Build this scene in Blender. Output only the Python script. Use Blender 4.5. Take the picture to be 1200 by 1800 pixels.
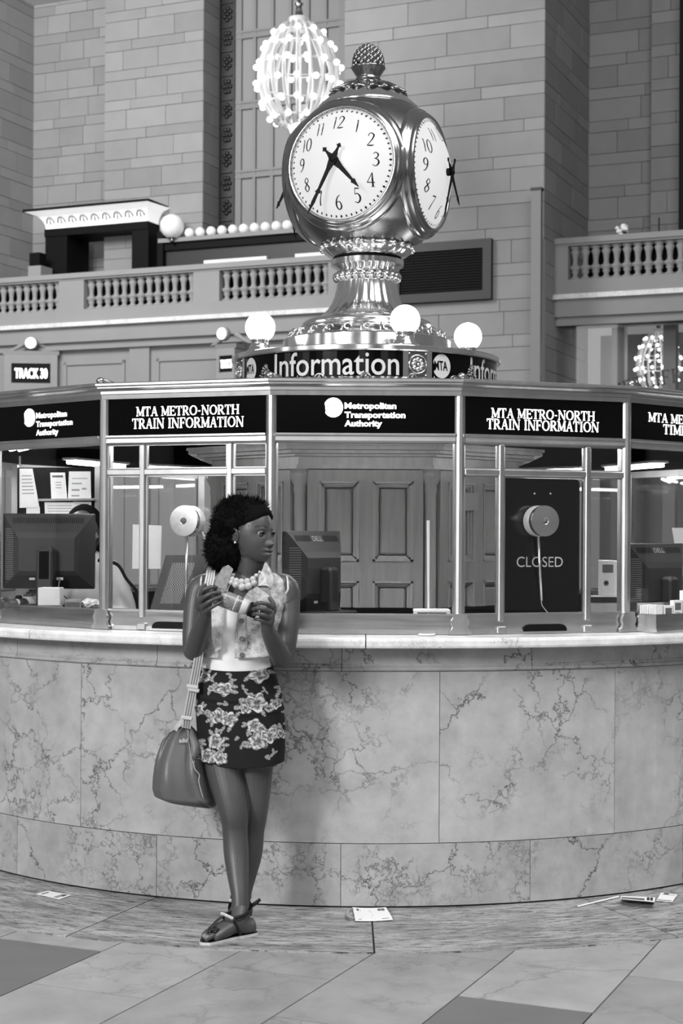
import bpy, bmesh, math, random
import numpy as np
from mathutils import Vector, Matrix, noise as mnoise

for _o in list(bpy.data.objects):
    bpy.data.objects.remove(_o)
SC = bpy.context.scene
COL = SC.collection
R_ = math.radians
PI = math.pi
sin, cos = math.sin, math.cos
rnd = random.Random(7)

# ------------------------------------------------------------------ camera
F, D, H, YH, ROLL, CX = 2769.3, 8.3843, 1.45, 944.8, 0.0053, 641.3
cam_d = bpy.data.cameras.new('camera')
cam_d.sensor_fit = 'VERTICAL'
cam_d.sensor_height = 36
cam_d.lens = F * 36 / 1800
cam_d.shift_x = -(CX - 600) / 1800
cam_d.shift_y = (YH - 900) / 1800
cam_d.clip_end = 400
cam_d.dof.use_dof = True
cam_d.dof.focus_distance = D - 2.35
cam_d.dof.aperture_fstop = 6.3
cam = bpy.data.objects.new('camera', cam_d)
COL.objects.link(cam)
cam.matrix_world = Matrix.Translation((0, -D, H)) @ Matrix.Rotation(PI / 2, 4, 'X') @ Matrix.Rotation(ROLL, 4, 'Z')
SC.camera = cam

# ------------------------------------------------------------------ light and exposure
SC.view_settings.view_transform = 'Standard'
SC.view_settings.look = 'None'
SC.view_settings.exposure = 0.12
SC.view_settings.gamma = 1.0
SC.view_settings.use_curve_mapping = False
try:
    SC.cycles.use_denoising = True
except Exception:
    pass
world = bpy.data.worlds.new('hall_light')
SC.world = world
world.use_nodes = True
_bg = world.node_tree.nodes['Background']
_bg.inputs[0].default_value = (0.8, 0.8, 0.8, 1)
_bg.inputs[1].default_value = 0.26


def area_light(name, loc, target, size, power, sy=None):
    d = bpy.data.lights.new(name, 'AREA')
    d.energy = power
    d.size = size
    if sy:
        d.shape = 'RECTANGLE'
        d.size_y = sy
    o = bpy.data.objects.new(name, d)
    COL.objects.link(o)
    o.location = loc
    o.rotation_euler = (Vector(target) - Vector(loc)).to_track_quat('-Z', 'Y').to_euler()
    return o


# daylight of the tall concourse windows (left, behind the camera) and the chandelier row overhead
area_light('concourse_window_light', (-8.2, -12.8, 6.2), (0, -2, 1), 2.4, 1400, 3.0)
area_light('concourse_ceiling_light', (4.5, -7.5, 12), (0.4, 0, 0), 9, 1500, 7)
area_light('balcony_fill', (-7.5, 9, 10.5), (-6, 20, 6.5), 6, 1350, 4)  # added fill without a visible source, brightens the end wall at left


# ------------------------------------------------------------------ pixel <-> place
def unroll(px, py):
    c, s = cos(-ROLL), sin(-ROLL)
    dx, dy = px - 600, py - 900
    return 600 + c * dx - s * dy, 900 + s * dx + c * dy


def ray(px, py):
    x, y = unroll(px, py)
    return Vector(((x - CX) / F, 1.0, (YH - y) / F))


CAMP = Vector((0, -D, H))


def P(px, py, yw):
    return CAMP + ray(px, py) * (D + yw)


def on_plane(px, py, p0, n):
    r = ray(px, py)
    return CAMP + r * ((Vector(p0) - CAMP).dot(n) / r.dot(n))


def on_ground(px, py, z=0.0):
    return on_plane(px, py, (0, 0, z), Vector((0, 0, 1)))


def cyl(r, th, z):
    return Vector((r * sin(th), -r * cos(th), z))


# ------------------------------------------------------------------ materials
def lin(v):
    v = v / 255.0
    return v / 12.92 if v <= 0.04045 else ((v + 0.055) / 1.055) ** 2.4


class NT:
    def __init__(s, name):
        s.m = bpy.data.materials.new(name)
        s.m.use_nodes = True
        s.t = s.m.node_tree
        s.b = s.t.nodes['Principled BSDF']
        s.out = s.t.nodes['Material Output']

    def n(s, typ, **kw):
        nd = s.t.nodes.new(typ)
        for k, v in kw.items():
            setattr(nd, k, v)
        return nd

    def l(s, a, b):
        s.t.links.new(a, b)

    def math(s, op, a, b=None, c=None, clamp=False):
        nd = s.n('ShaderNodeMath', operation=op, use_clamp=clamp)
        for i, v in enumerate((a, b, c)):
            if v is None:
                continue
            if isinstance(v, (int, float)):
                nd.inputs[i].default_value = v
            else:
                s.l(v, nd.inputs[i])
        return nd.outputs[0]

    def noise(s, vec, scale, detail=4, rough=0.55, dist=0.0):
        nd = s.n('ShaderNodeTexNoise')
        nd.inputs['Scale'].default_value = scale
        nd.inputs['Detail'].default_value = detail
        nd.inputs['Roughness'].default_value = rough
        nd.inputs['Distortion'].default_value = dist
        if vec is not None:
            s.l(vec, nd.inputs['Vector'])
        return nd

    def ramp(s, fac, stops, interp='LINEAR'):
        nd = s.n('ShaderNodeValToRGB')
        nd.color_ramp.interpolation = interp
        el = nd.color_ramp.elements
        while len(el) < len(stops):
            el.new(0.5)
        for e, (p, v) in zip(el, stops):
            e.position = p
            e.color = (v, v, v, 1)
        s.l(fac, nd.inputs[0])
        return nd.outputs[0]

    def bump(s, h, strength=0.3, dist=0.01):
        nd = s.n('ShaderNodeBump')
        nd.inputs['Strength'].default_value = strength
        nd.inputs['Distance'].default_value = dist
        s.l(h, nd.inputs['Height'])
        s.l(nd.outputs[0], s.b.inputs['Normal'])

    def col(s, v):
        if isinstance(v, (int, float)):
            s.b.inputs['Base Color'].default_value = (v, v, v, 1)
        else:
            s.l(v, s.b.inputs['Base Color'])

    def pos(s, per_object=True, scale=(1, 1, 1)):
        g = s.n('ShaderNodeNewGeometry')
        v = g.outputs['Position']
        if per_object:
            oi = s.n('ShaderNodeObjectInfo')
            ml = s.n('ShaderNodeVectorMath', operation='SCALE')
            cx = s.n('ShaderNodeCombineXYZ')
            for i in range(3):
                cx.inputs[i].default_value = (37.0, 19.0, 53.0)[i]
            s.l(cx.outputs[0], ml.inputs[0])
            s.l(oi.outputs['Random'], ml.inputs['Scale'])
            ad = s.n('ShaderNodeVectorMath', operation='ADD')
            s.l(v, ad.inputs[0])
            s.l(ml.outputs[0], ad.inputs[1])
            v = ad.outputs[0]
        if scale != (1, 1, 1):
            mu = s.n('ShaderNodeVectorMath', operation='MULTIPLY')
            s.l(v, mu.inputs[0])
            mu.inputs[1].default_value = scale
            v = mu.outputs[0]
        return v


def pbr(name, g, rough=0.5, metal=0.0, var=0.0, vscale=8.0, bump=0.0, bscale=60.0, spec=0.5, orand=0.0, stretch=(1, 1, 1)):
    """plain grey surface; g is the sRGB grey, var the colour mottling, orand the per-object change of tone"""
    k = NT(name)
    k.b.inputs['Roughness'].default_value = rough
    k.b.inputs['Metallic'].default_value = metal
    k.b.inputs['Specular IOR Level'].default_value = spec
    base = lin(g)
    if var or orand or bump:
        v = k.pos(True, stretch)
        fac = None
        if var:
            nz = k.noise(v, vscale, 5)
            fac = k.math('MULTIPLY_ADD', nz.outputs[0], 2 * var, 1 - var)
        if orand:
            oi = k.n('ShaderNodeObjectInfo')
            f2 = k.math('MULTIPLY_ADD', oi.outputs['Random'], 2 * orand, 1 - orand)
            fac = f2 if fac is None else k.math('MULTIPLY', fac, f2)
        if fac is not None:
            k.col(k.math('MULTIPLY', fac, base))
        else:
            k.col(base)
        if bump:
            k.bump(k.noise(v, bscale, 3).outputs[0], bump, 0.005)
    else:
        k.col(base)
    return k.m


def emit(name, strength, g=1.0):
    k = NT(name)
    k.b.inputs['Base Color'].default_value = (g, g, g, 1)
    k.b.inputs['Emission Color'].default_value = (1, 1, 1, 1)
    k.b.inputs['Emission Strength'].default_value = strength
    return k.m


def glass(name, rough=0.0, tint=0.96, ior=1.45):
    """thin pane: clear straight through, mirror by Fresnel"""
    k = NT(name)
    tr = k.n('ShaderNodeBsdfTransparent')
    tr.inputs[0].default_value = (tint, tint, tint, 1)
    gl = k.n('ShaderNodeBsdfGlossy')
    gl.inputs['Roughness'].default_value = rough
    geo = k.n('ShaderNodeNewGeometry')
    dt = k.n('ShaderNodeVectorMath', operation='DOT_PRODUCT')
    k.l(geo.outputs['Incoming'], dt.inputs[0])
    k.l(geo.outputs['Normal'], dt.inputs[1])
    ci = k.math('SUBTRACT', 1.0, k.math('ABSOLUTE', dt.outputs['Value']), clamp=True)
    fr = k.math('MULTIPLY_ADD', k.math('POWER', ci, 5.0), 0.95, 0.045)
    mx = k.n('ShaderNodeMixShader')
    k.l(fr, mx.inputs[0])
    k.l(tr.outputs[0], mx.inputs[1])
    k.l(gl.outputs[0], mx.inputs[2])
    k.l(mx.outputs[0], k.out.inputs[0])
    return k.m


def marble(name, g, vein=0.75, scale=1.0, orand=0.0):
    k = NT(name)
    v = k.pos(True)
    n1 = k.noise(v, 3.0 * scale, 8, 0.6, 0.3)
    n2 = k.noise(v, 14.0 * scale, 6, 0.6)
    base = k.math('MULTIPLY_ADD', n1.outputs[0], 0.7, 0.65)
    base = k.math('MULTIPLY', base, k.math('MULTIPLY_ADD', n2.outputs[0], 0.6, 0.70))

    def veins(sc, dist, width, masksc, lo, hi, seed):
        off = k.n('ShaderNodeVectorMath', operation='ADD')
        k.l(v, off.inputs[0])
        off.inputs[1].default_value = (seed, seed * 2, -seed)
        dn = k.noise(off.outputs[0], sc * 1.6, 6, 0.65)
        sub = k.n('ShaderNodeVectorMath', operation='MULTIPLY_ADD')
        k.l(dn.outputs[1], sub.inputs[0])
        sub.inputs[1].default_value = (dist, dist, dist)
        k.l(off.outputs[0], sub.inputs[2])
        vo = k.n('ShaderNodeTexVoronoi', feature='DISTANCE_TO_EDGE')
        vo.inputs['Scale'].default_value = sc
        k.l(sub.outputs[0], vo.inputs['Vector'])
        line = k.ramp(vo.outputs['Distance'], [(0.0, 1.0), (width * 0.35, 0.75), (width, 0.0)])
        mk = k.noise(off.outputs[0], masksc, 3)
        m2 = k.ramp(mk.outputs[0], [(lo, 0.0), (hi, 1.0)])
        return k.math('MULTIPLY', line, m2)
    a = veins(1.7 * scale, 0.5, 0.011, 1.3 * scale, 0.44, 0.60, 3.1)
    b = veins(6.5 * scale, 0.22, 0.030, 2.2 * scale, 0.50, 0.62, 9.7)
    c = veins(13.0 * scale, 0.16, 0.075, 2.6 * scale, 0.56, 0.66, 5.3)
    tot = k.math('MAXIMUM', a, k.math('MAXIMUM', k.math('MULTIPLY', b, 0.85), k.math('MULTIPLY', c, 0.6)))
    fac = k.math('MULTIPLY_ADD', tot, -vein, 1.0)
    if orand:
        oi = k.n('ShaderNodeObjectInfo')
        fac = k.math('MULTIPLY', fac, k.math('MULTIPLY_ADD', oi.outputs['Random'], 2 * orand, 1 - orand))
    k.col(k.math('MULTIPLY', k.math('MULTIPLY', base, fac), lin(g)))
    k.b.inputs['Roughness'].default_value = 0.28
    k.b.inputs['Specular IOR Level'].default_value = 0.35
    return k.m


def travertine(name, g):
    """streaks that run around the booth"""
    k = NT(name)
    geo = k.n('ShaderNodeNewGeometry')
    sp = k.n('ShaderNodeSeparateXYZ')
    k.l(geo.outputs['Position'], sp.inputs[0])
    r = k.math('SQRT', k.math('ADD', k.math('MULTIPLY', sp.outputs[0], sp.outputs[0]), k.math('MULTIPLY', sp.outputs[1], sp.outputs[1])))
    an = k.math('ARCTAN2', sp.outputs[0], k.math('MULTIPLY', sp.outputs[1], -1))
    oi = k.n('ShaderNodeObjectInfo')
    cb = k.n('ShaderNodeCombineXYZ')
    k.l(k.math('MULTIPLY', r, 12), cb.inputs[0])
    k.l(k.math('MULTIPLY', an, 5.5), cb.inputs[1])
    k.l(k.math('MULTIPLY', oi.outputs['Random'], 40), cb.inputs[2])
    n1 = k.noise(cb.outputs[0], 1.6, 6, 0.65, 0.4)
    n2 = k.noise(cb.outputs[0], 6.0, 6, 0.75, 0.5)
    s1 = k.ramp(n1.outputs[0], [(0.34, 0.50), (0.62, 1.12)])
    s2 = k.ramp(n2.outputs[0], [(0.37, 0.14), (0.50, 1.0)])
    fine = k.noise(geo.outputs['Position'], 160, 3)
    f3 = k.math('MULTIPLY_ADD', fine.outputs[0], 0.9, 0.55)
    k.col(k.math('MULTIPLY', k.math('MULTIPLY', k.math('MULTIPLY', s1, s2), f3), lin(g)))
    k.b.inputs['Roughness'].default_value = 0.45
    return k.m


def wood(name, g, rough=0.25):
    k = NT(name)
    v = k.pos(True, (9, 9, 0.8))
    n1 = k.noise(v, 3.0, 6, 0.6, 0.6)
    k.col(k.math('MULTIPLY', k.math('MULTIPLY_ADD', n1.outputs[0], 0.7, 0.65), lin(g)))
    k.b.inputs['Roughness'].default_value = rough
    return k.m


def brushed(name, g, rough=0.28, streak=(60, 60, 4), amt=0.12, metal=1.0):
    k = NT(name)
    v = k.pos(True, streak)
    n1 = k.noise(v, 1.0, 5)
    n2 = k.noise(k.pos(True), 7.0, 4)
    k.col(k.math('MULTIPLY', k.math('MULTIPLY_ADD', n2.outputs[0], 0.5, 0.75), lin(g)))
    k.b.inputs['Metallic'].default_value = metal
    rr = k.math('MULTIPLY_ADD', n1.outputs[0], 2 * amt, rough - amt)
    k.l(rr, k.b.inputs['Roughness'])
    return k.m


MAT = dict(
    stone=pbr('limestone_block', 137, 0.85, 0, 0.12, 3.0, 0.25, 40, orand=0.11),
    stone_plain=pbr('limestone_plain', 140, 0.85, 0, 0.10, 2.0, 0.2, 30),
    mortar=pbr('mortar', 66, 0.95),
    marble=marble('counter_marble', 165, 0.92),
    marble_low=marble('plinth_marble', 157, 0.86, 1.2),
    slab=marble('slab_marble', 214, 0.6, 1.6),
    joint=pbr('dark_joint', 38, 0.9),
    ring=travertine('travertine', 160),
    tile=marble('floor_marble', 146, 0.35, 0.6, 0.12),
    tile_dark=pbr('floor_marble_dark', 100, 0.32, 0, 0.16, 5.0, spec=0.35, stretch=(1, 2.5, 1)),
    grout=pbr('floor_grout', 48, 0.9),
    frame=brushed('bronze_frame', 186, 0.38),
    frame_d=brushed('bronze_dark', 170, 0.34),
    brass=brushed('polished_brass', 222, 0.16, (30, 30, 30), 0.05),
    brass_d=brushed('aged_brass', 140, 0.26, (30, 30, 30), 0.05),
    kick=brushed('kick_plate_metal', 222, 0.22, (4, 4, 60)),
    black=pbr('black_acrylic', 7, 0.1, spec=0.16),
    matblack=pbr('matt_black', 10, 0.6, spec=0.15),
    brass_m=brushed('bezel_brass', 165, 0.18, (30, 30, 30), 0.05),
    dark=pbr('dark_metal', 34, 0.45),
    plastic=pbr('charcoal_plastic', 46, 0.42, 0, 0.06, 30),
    plastic_l=pbr('grey_plastic', 104, 0.4),
    white=pbr('white_paper', 232, 0.8),
    paper=pbr('printed_paper', 224, 0.8, 0, 0.04, 20),
    ink=pbr('grey_print', 92, 0.8),
    ink_l=pbr('pale_print', 150, 0.8),
    wood=wood('varnished_wood', 142, 0.2),
    wood_l=wood('varnished_wood_trim', 156, 0.24),
    glass=glass('window_glass'),
    alu=brushed('turned_aluminium', 206, 0.3, (90, 90, 90), 0.05),
    letter=emit('lit_letters', 3.2),
    dial=emit('opal_dial', 0.56, 0.2),
    globe=emit('lit_globe', 4.0),
    tube=emit('fluorescent_tube', 24.0),
    bulb=emit('chandelier_bulb', 5.0),
    bronze=pbr('painted_bronze', 118, 0.5),
    pale_stone=pbr('pale_stone', 205, 0.8),
    window_glow=emit('added_window_glow', 2.2),
    satin=pbr('satin_aluminium', 200, 0.32, 0.35),
    sclera=pbr('eye_white', 150, 0.7, spec=0.1),
    silver=pbr('pale_grey_lettering', 190, 0.5),
    ceil=pbr('booth_ceiling', 150, 0.6),
)


# ------------------------------------------------------------------ mesh building
class MB:
    def __init__(s, T=None):
        s.v = []
        s.f = []
        s.sm = []
        s.T = T

    def add(s, vs, fs, smooth=False, M=None):
        o = len(s.v)
        for p in vs:
            p = Vector(p)
            if M is not None:
                p = M @ p
            if s.T is not None:
                p = s.T @ p
            s.v.append((p.x, p.y, p.z))
        for f in fs:
            s.f.append(tuple(i + o for i in f))
            s.sm.append(smooth)
        return s

    def box(s, x0, x1, y0, y1, z0, z1, M=None):
        vs = [(x, y, z) for z in (z0, z1) for y in (y0, y1) for x in (x0, x1)]
        return s.add(vs, [(0, 2, 3, 1), (4, 5, 7, 6), (0, 1, 5, 4), (2, 6, 7, 3), (0, 4, 6, 2), (1, 3, 7, 5)], False, M)

    def bbox(s, x0, x1, y0, y1, z0, z1, b=0.003, M=None):
        """box with chamfered edges"""
        bm = bmesh.new()
        bmesh.ops.create_cube(bm, size=1)
        for v in bm.verts:
            v.co = Vector(((x0 + x1) / 2 + v.co.x * (x1 - x0), (y0 + y1) / 2 + v.co.y * (y1 - y0), (z0 + z1) / 2 + v.co.z * (z1 - z0)))
        bmesh.ops.bevel(bm, geom=bm.edges[:], offset=b, segments=1, affect='EDGES')
        s.frombm(bm, False, M)
        return s

    def frombm(s, bm, smooth=False, M=None):
        bm.verts.index_update()
        s.add([v.co for v in bm.verts], [[v.index for v in f.verts] for f in bm.faces], smooth, M)
        bm.free()
        return s

    def hexa(s, c):
        """8 corners: bottom ring 4 (ccw), top ring 4"""
        return s.add(c, [(3, 2, 1, 0), (4, 5, 6, 7), (0, 1, 5, 4), (1, 2, 6, 5), (2, 3, 7, 6), (3, 0, 4, 7)])

    def lathe(s, prof, segs=32, M=None, a0=0.0, a1=2 * PI, smooth=True, wave=None):
        """profile of (r, z); full turn closes"""
        full = abs(a1 - a0 - 2 * PI) < 1e-6
        n = segs if full else segs + 1
        vs = []
        for (r, z) in prof:
            for i in range(n):
                a = a0 + (a1 - a0) * i / segs
                rr = r if wave is None else wave(r, z, a)
                vs.append((rr * sin(a), -rr * cos(a), z))
        fs = []
        for j in range(len(prof) - 1):
            for i in range(segs):
                k = (i + 1) % n
                fs.append((j * n + i, j * n + k, (j + 1) * n + k, (j + 1) * n + i))
        if full:
            if prof[0][0] > 1e-6:
                fs.append(tuple(range(n))[::-1])
            if prof[-1][0] > 1e-6:
                fs.append(tuple(range((len(prof) - 1) * n, len(prof) * n)))
        return s.add(vs, fs, smooth, M)

    def tube(s, pts, rad, segs=8, M=None, smooth=True, cap=True, flat=None):
        """tube along points; rad a number or list; flat = (a, b) scales of the cross-section"""
        pts = [Vector(p) for p in pts]
        n = len(pts)
        if not hasattr(rad, '__len__'):
            rad = [rad] * n
        vs = []
        up = None
        for i, p in enumerate(pts):
            t = (pts[min(i + 1, n - 1)] - pts[max(i - 1, 0)])
            t = t.normalized() if t.length > 1e-9 else Vector((0, 0, 1))
            if up is None:
                up = t.orthogonal().normalized() if flat is None else (Vector((0, 0, 1)) - t * t.z)
                if up.length < 1e-4:
                    up = t.orthogonal()
                up.normalize()
            else:
                up = up - t * up.dot(t)
                up = up.normalized() if up.length > 1e-6 else t.orthogonal().normalized()
            w = t.cross(up)
            fa, fb = flat if flat else (1, 1)
            for k in range(segs):
                a = 2 * PI * k / segs
                vs.append(p + (up * cos(a) * fa + w * sin(a) * fb) * rad[i])
        fs = []
        for i in range(n - 1):
            for k in range(segs):
                k2 = (k + 1) % segs
                fs.append((i * segs + k, i * segs + k2, (i + 1) * segs + k2, (i + 1) * segs + k))
        if cap:
            fs.append(tuple(range(segs))[::-1])
            fs.append(tuple(range((n - 1) * segs, n * segs)))
        return s.add(vs, fs, smooth, M)

    def prism(s, poly, z0, z1, M=None, smooth=False):
        n = len(poly)
        vs = [(x, y, z0) for x, y in poly] + [(x, y, z1) for x, y in poly]
        fs = [tuple(range(n))[::-1], tuple(range(n, 2 * n))] + [(i, (i + 1) % n, n + (i + 1) % n, n + i) for i in range(n)]
        return s.add(vs, fs, smooth, M)

    def ball(s, c, r, seg=12, rings=8, M=None, sc=(1, 1, 1)):
        prof = [(max(r * sin(PI * j / rings), 0), -r * cos(PI * j / rings)) for j in range(rings + 1)]
        TT = Matrix.Translation(c) @ Matrix.Diagonal((sc[0], sc[1], sc[2], 1))
        return s.lathe([(a if a > 1e-5 else 1e-5, z) for a, z in prof], seg, TT if M is None else M @ TT)

    def arc(s, r0, r1, t0, t1, z0, z1, n=6):
        """curved block around the booth axis"""
        vs = []
        for i in range(n + 1):
            t = t0 + (t1 - t0) * i / n
            vs += [cyl(r0, t, z0), cyl(r1, t, z0), cyl(r1, t, z1), cyl(r0, t, z1)]
        fs = [(0, 1, 2, 3), (4 * n + 3, 4 * n + 2, 4 * n + 1, 4 * n)]
        for i in range(n):
            for k in range(4):
                k2 = (k + 1) % 4
                fs.append((4 * i + k, 4 * (i + 1) + k, 4 * (i + 1) + k2, 4 * i + k2))
        return s.add(vs, fs)

    def sweep(s, prof, path, closed=False, smooth=False):
        """prof list of (out, z) swept along path of (point2d, outward2d) miter-free"""
        n, m = len(path), len(prof)
        vs = [Vector((p[0] + o[0] * a, p[1] + o[1] * a, z)) for (p, o) in path for (a, z) in prof]
        fs = []
        for i in range(n if closed else n - 1):
            j = (i + 1) % n
            for k in range(m):
                k2 = (k + 1) % m
                fs.append((i * m + k, j * m + k, j * m + k2, i * m + k2))
        if not closed:
            fs += [tuple(range(m))[::-1], tuple(range((n - 1) * m, n * m))]
        return s.add(vs, fs, smooth)

    def mesh(s, name, smooth=None, recalc=True):
        me = bpy.data.meshes.new(name)
        me.from_pydata(s.v, [], s.f)
        if recalc:
            bm = bmesh.new()
            bm.from_mesh(me)
            bmesh.ops.recalc_face_normals(bm, faces=bm.faces[:])
            bm.to_mesh(me)
            bm.free()
        me.polygons.foreach_set('use_smooth', s.sm if smooth is None else [smooth] * len(s.sm))
        me.update()
        return me

    def build(s, name, mat, parent=None, smooth=None, recalc=True, angle=None):
        me = s.mesh(name, smooth, recalc)
        return link(name, me, mat, parent, angle)


def link(name, me, mat, parent=None, angle=None):
    o = bpy.data.objects.new(name, me)
    COL.objects.link(o)
    if mat is not None and not me.materials:
        me.materials.append(MAT[mat] if isinstance(mat, str) else mat)
    if parent is not None:
        o.parent = parent
        if parent.type == 'EMPTY':
            o.matrix_parent_inverse = parent.matrix_basis.inverted()
    if angle:
        try:
            me.set_sharp_from_angle(angle=R_(angle))
        except Exception:
            pass
    return o


def tag(o, label=None, cat=None, group=None, kind=None):
    if label:
        o['label'] = label
    if cat:
        o['category'] = cat
    if group:
        o['group'] = group
    if kind:
        o['kind'] = kind
    return o


def thing(name, loc, label=None, cat=None, group=None, kind=None):
    o = bpy.data.objects.new(name, None)
    o.empty_display_size = 0.1
    COL.objects.link(o)
    o.location = loc
    o.matrix_basis = Matrix.Translation(loc)
    return tag(o, label, cat, group, kind)


def copy_tree(o, parent=None):
    c = o.copy()
    COL.objects.link(c)
    if parent is not None:
        c.parent = parent
        c.matrix_parent_inverse = o.matrix_parent_inverse.copy()
    for ch in o.children:
        copy_tree(ch, c)
    return c


def frame(origin, x, y=None, z=(0, 0, 1)):
    x = Vector(x).normalized()
    z = Vector(z).normalized()
    y = z.cross(x).normalized() if y is None else Vector(y).normalized()
    o = Vector(origin)
    return Matrix(((x.x, y.x, z.x, o.x), (x.y, y.y, z.y, o.y), (x.z, y.z, z.z, o.z), (0, 0, 0, 1)))


def spline(pts, n=8):
    """Catmull-Rom through points of any dimension"""
    A = [np.array(p, float) for p in pts]
    A = [2 * A[0] - A[1]] + A + [2 * A[-1] - A[-2]]
    out = []
    for i in range(1, len(A) - 2):
        p0, p1, p2, p3 = A[i - 1:i + 3]
        for k in range(n):
            t = k / n
            out.append(0.5 * (2 * p1 + (p2 - p0) * t + (2 * p0 - 5 * p1 + 4 * p2 - p3) * t * t + (3 * p1 - p0 - 3 * p2 + p3) * t ** 3))
    out.append(A[-2])
    return out


# ------------------------------------------------------------------ lettering
def text_geo(body, bold=0.0, shear=0.0, depth=0.0, spacing=1.0, line=1.0, align='LEFT'):
    """flat letters as (verts, faces), normalised so that the block's width is 1 and it starts at 0,0"""
    cu = bpy.data.curves.new('lettering', 'FONT')
    cu.body = body
    cu.shear = shear
    cu.offset = bold
    cu.extrude = depth
    cu.space_character = spacing
    cu.space_line = line
    cu.align_x = align
    cu.resolution_u = 4
    o = bpy.data.objects.new('lettering', cu)
    COL.objects.link(o)
    bpy.context.view_layer.update()
    dg = bpy.context.evaluated_depsgraph_get()
    me = bpy.data.meshes.new_from_object(o.evaluated_get(dg))
    vs = np.array([v.co[:] for v in me.vertices])
    fs = [tuple(p.vertices) for p in me.polygons]
    bpy.data.objects.remove(o)
    bpy.data.curves.remove(cu)
    bpy.data.meshes.remove(me)
    mn, mx = vs.min(0), vs.max(0)
    w = mx[0] - mn[0]
    vs = vs - np.array([mn[0], mn[1], 0])
    vs[:, :2] /= w
    return vs, fs, (mx[1] - mn[1]) / w


def put_text(mb, body, M, w, h=None, **kw):
    """letters laid in the local xy plane of M, starting at its origin, w wide and h high"""
    vs, fs, asp = text_geo(body, **kw)
    sy = w if h is None else h / asp
    mb.add([(v[0] * w, v[1] * sy, v[2]) for v in vs], fs, False, M)
    return mb


def strip(pts):
    """variable width stroke (x, y, w) -> verts, faces"""
    n = len(pts)
    vs, fs = [], []
    for i, p in enumerate(pts):
        a, b = pts[max(i - 1, 0)], pts[min(i + 1, n - 1)]
        t = np.array([b[0] - a[0], b[1] - a[1]])
        t = t / (np.linalg.norm(t) + 1e-9)
        nx, ny = -t[1] * p[2] / 2, t[0] * p[2] / 2
        vs += [(p[0] + nx, p[1] + ny, 0), (p[0] - nx, p[1] - ny, 0)]
        if i:
            fs.append((2 * i - 2, 2 * i - 1, 2 * i + 1, 2 * i))
    return vs, fs


T, S_, W_ = 0.06, 0.17, 0.05   # thin stroke, stem, serif thickness


def _ln(x0, y0, x1, y1, w):
    return [(x0, y0, w), (x1, y1, w)]


def _sf(x, y, l=0.30):
    return [(x - l / 2, y, W_ * 1.5), (x + l / 2, y, W_ * 1.5)]


def _arc(cx, cy, rx, ry, a0, a1, w0, w1=None, n=14):
    """stroke widest where it runs upright"""
    out = []
    for i in range(n + 1):
        a = R_(a0 + (a1 - a0) * i / n)
        w = w0 + ((w1 or w0) - w0) * abs(cos(a))
        out.append((cx + rx * cos(a), cy + ry * sin(a), w))
    return out


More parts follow.
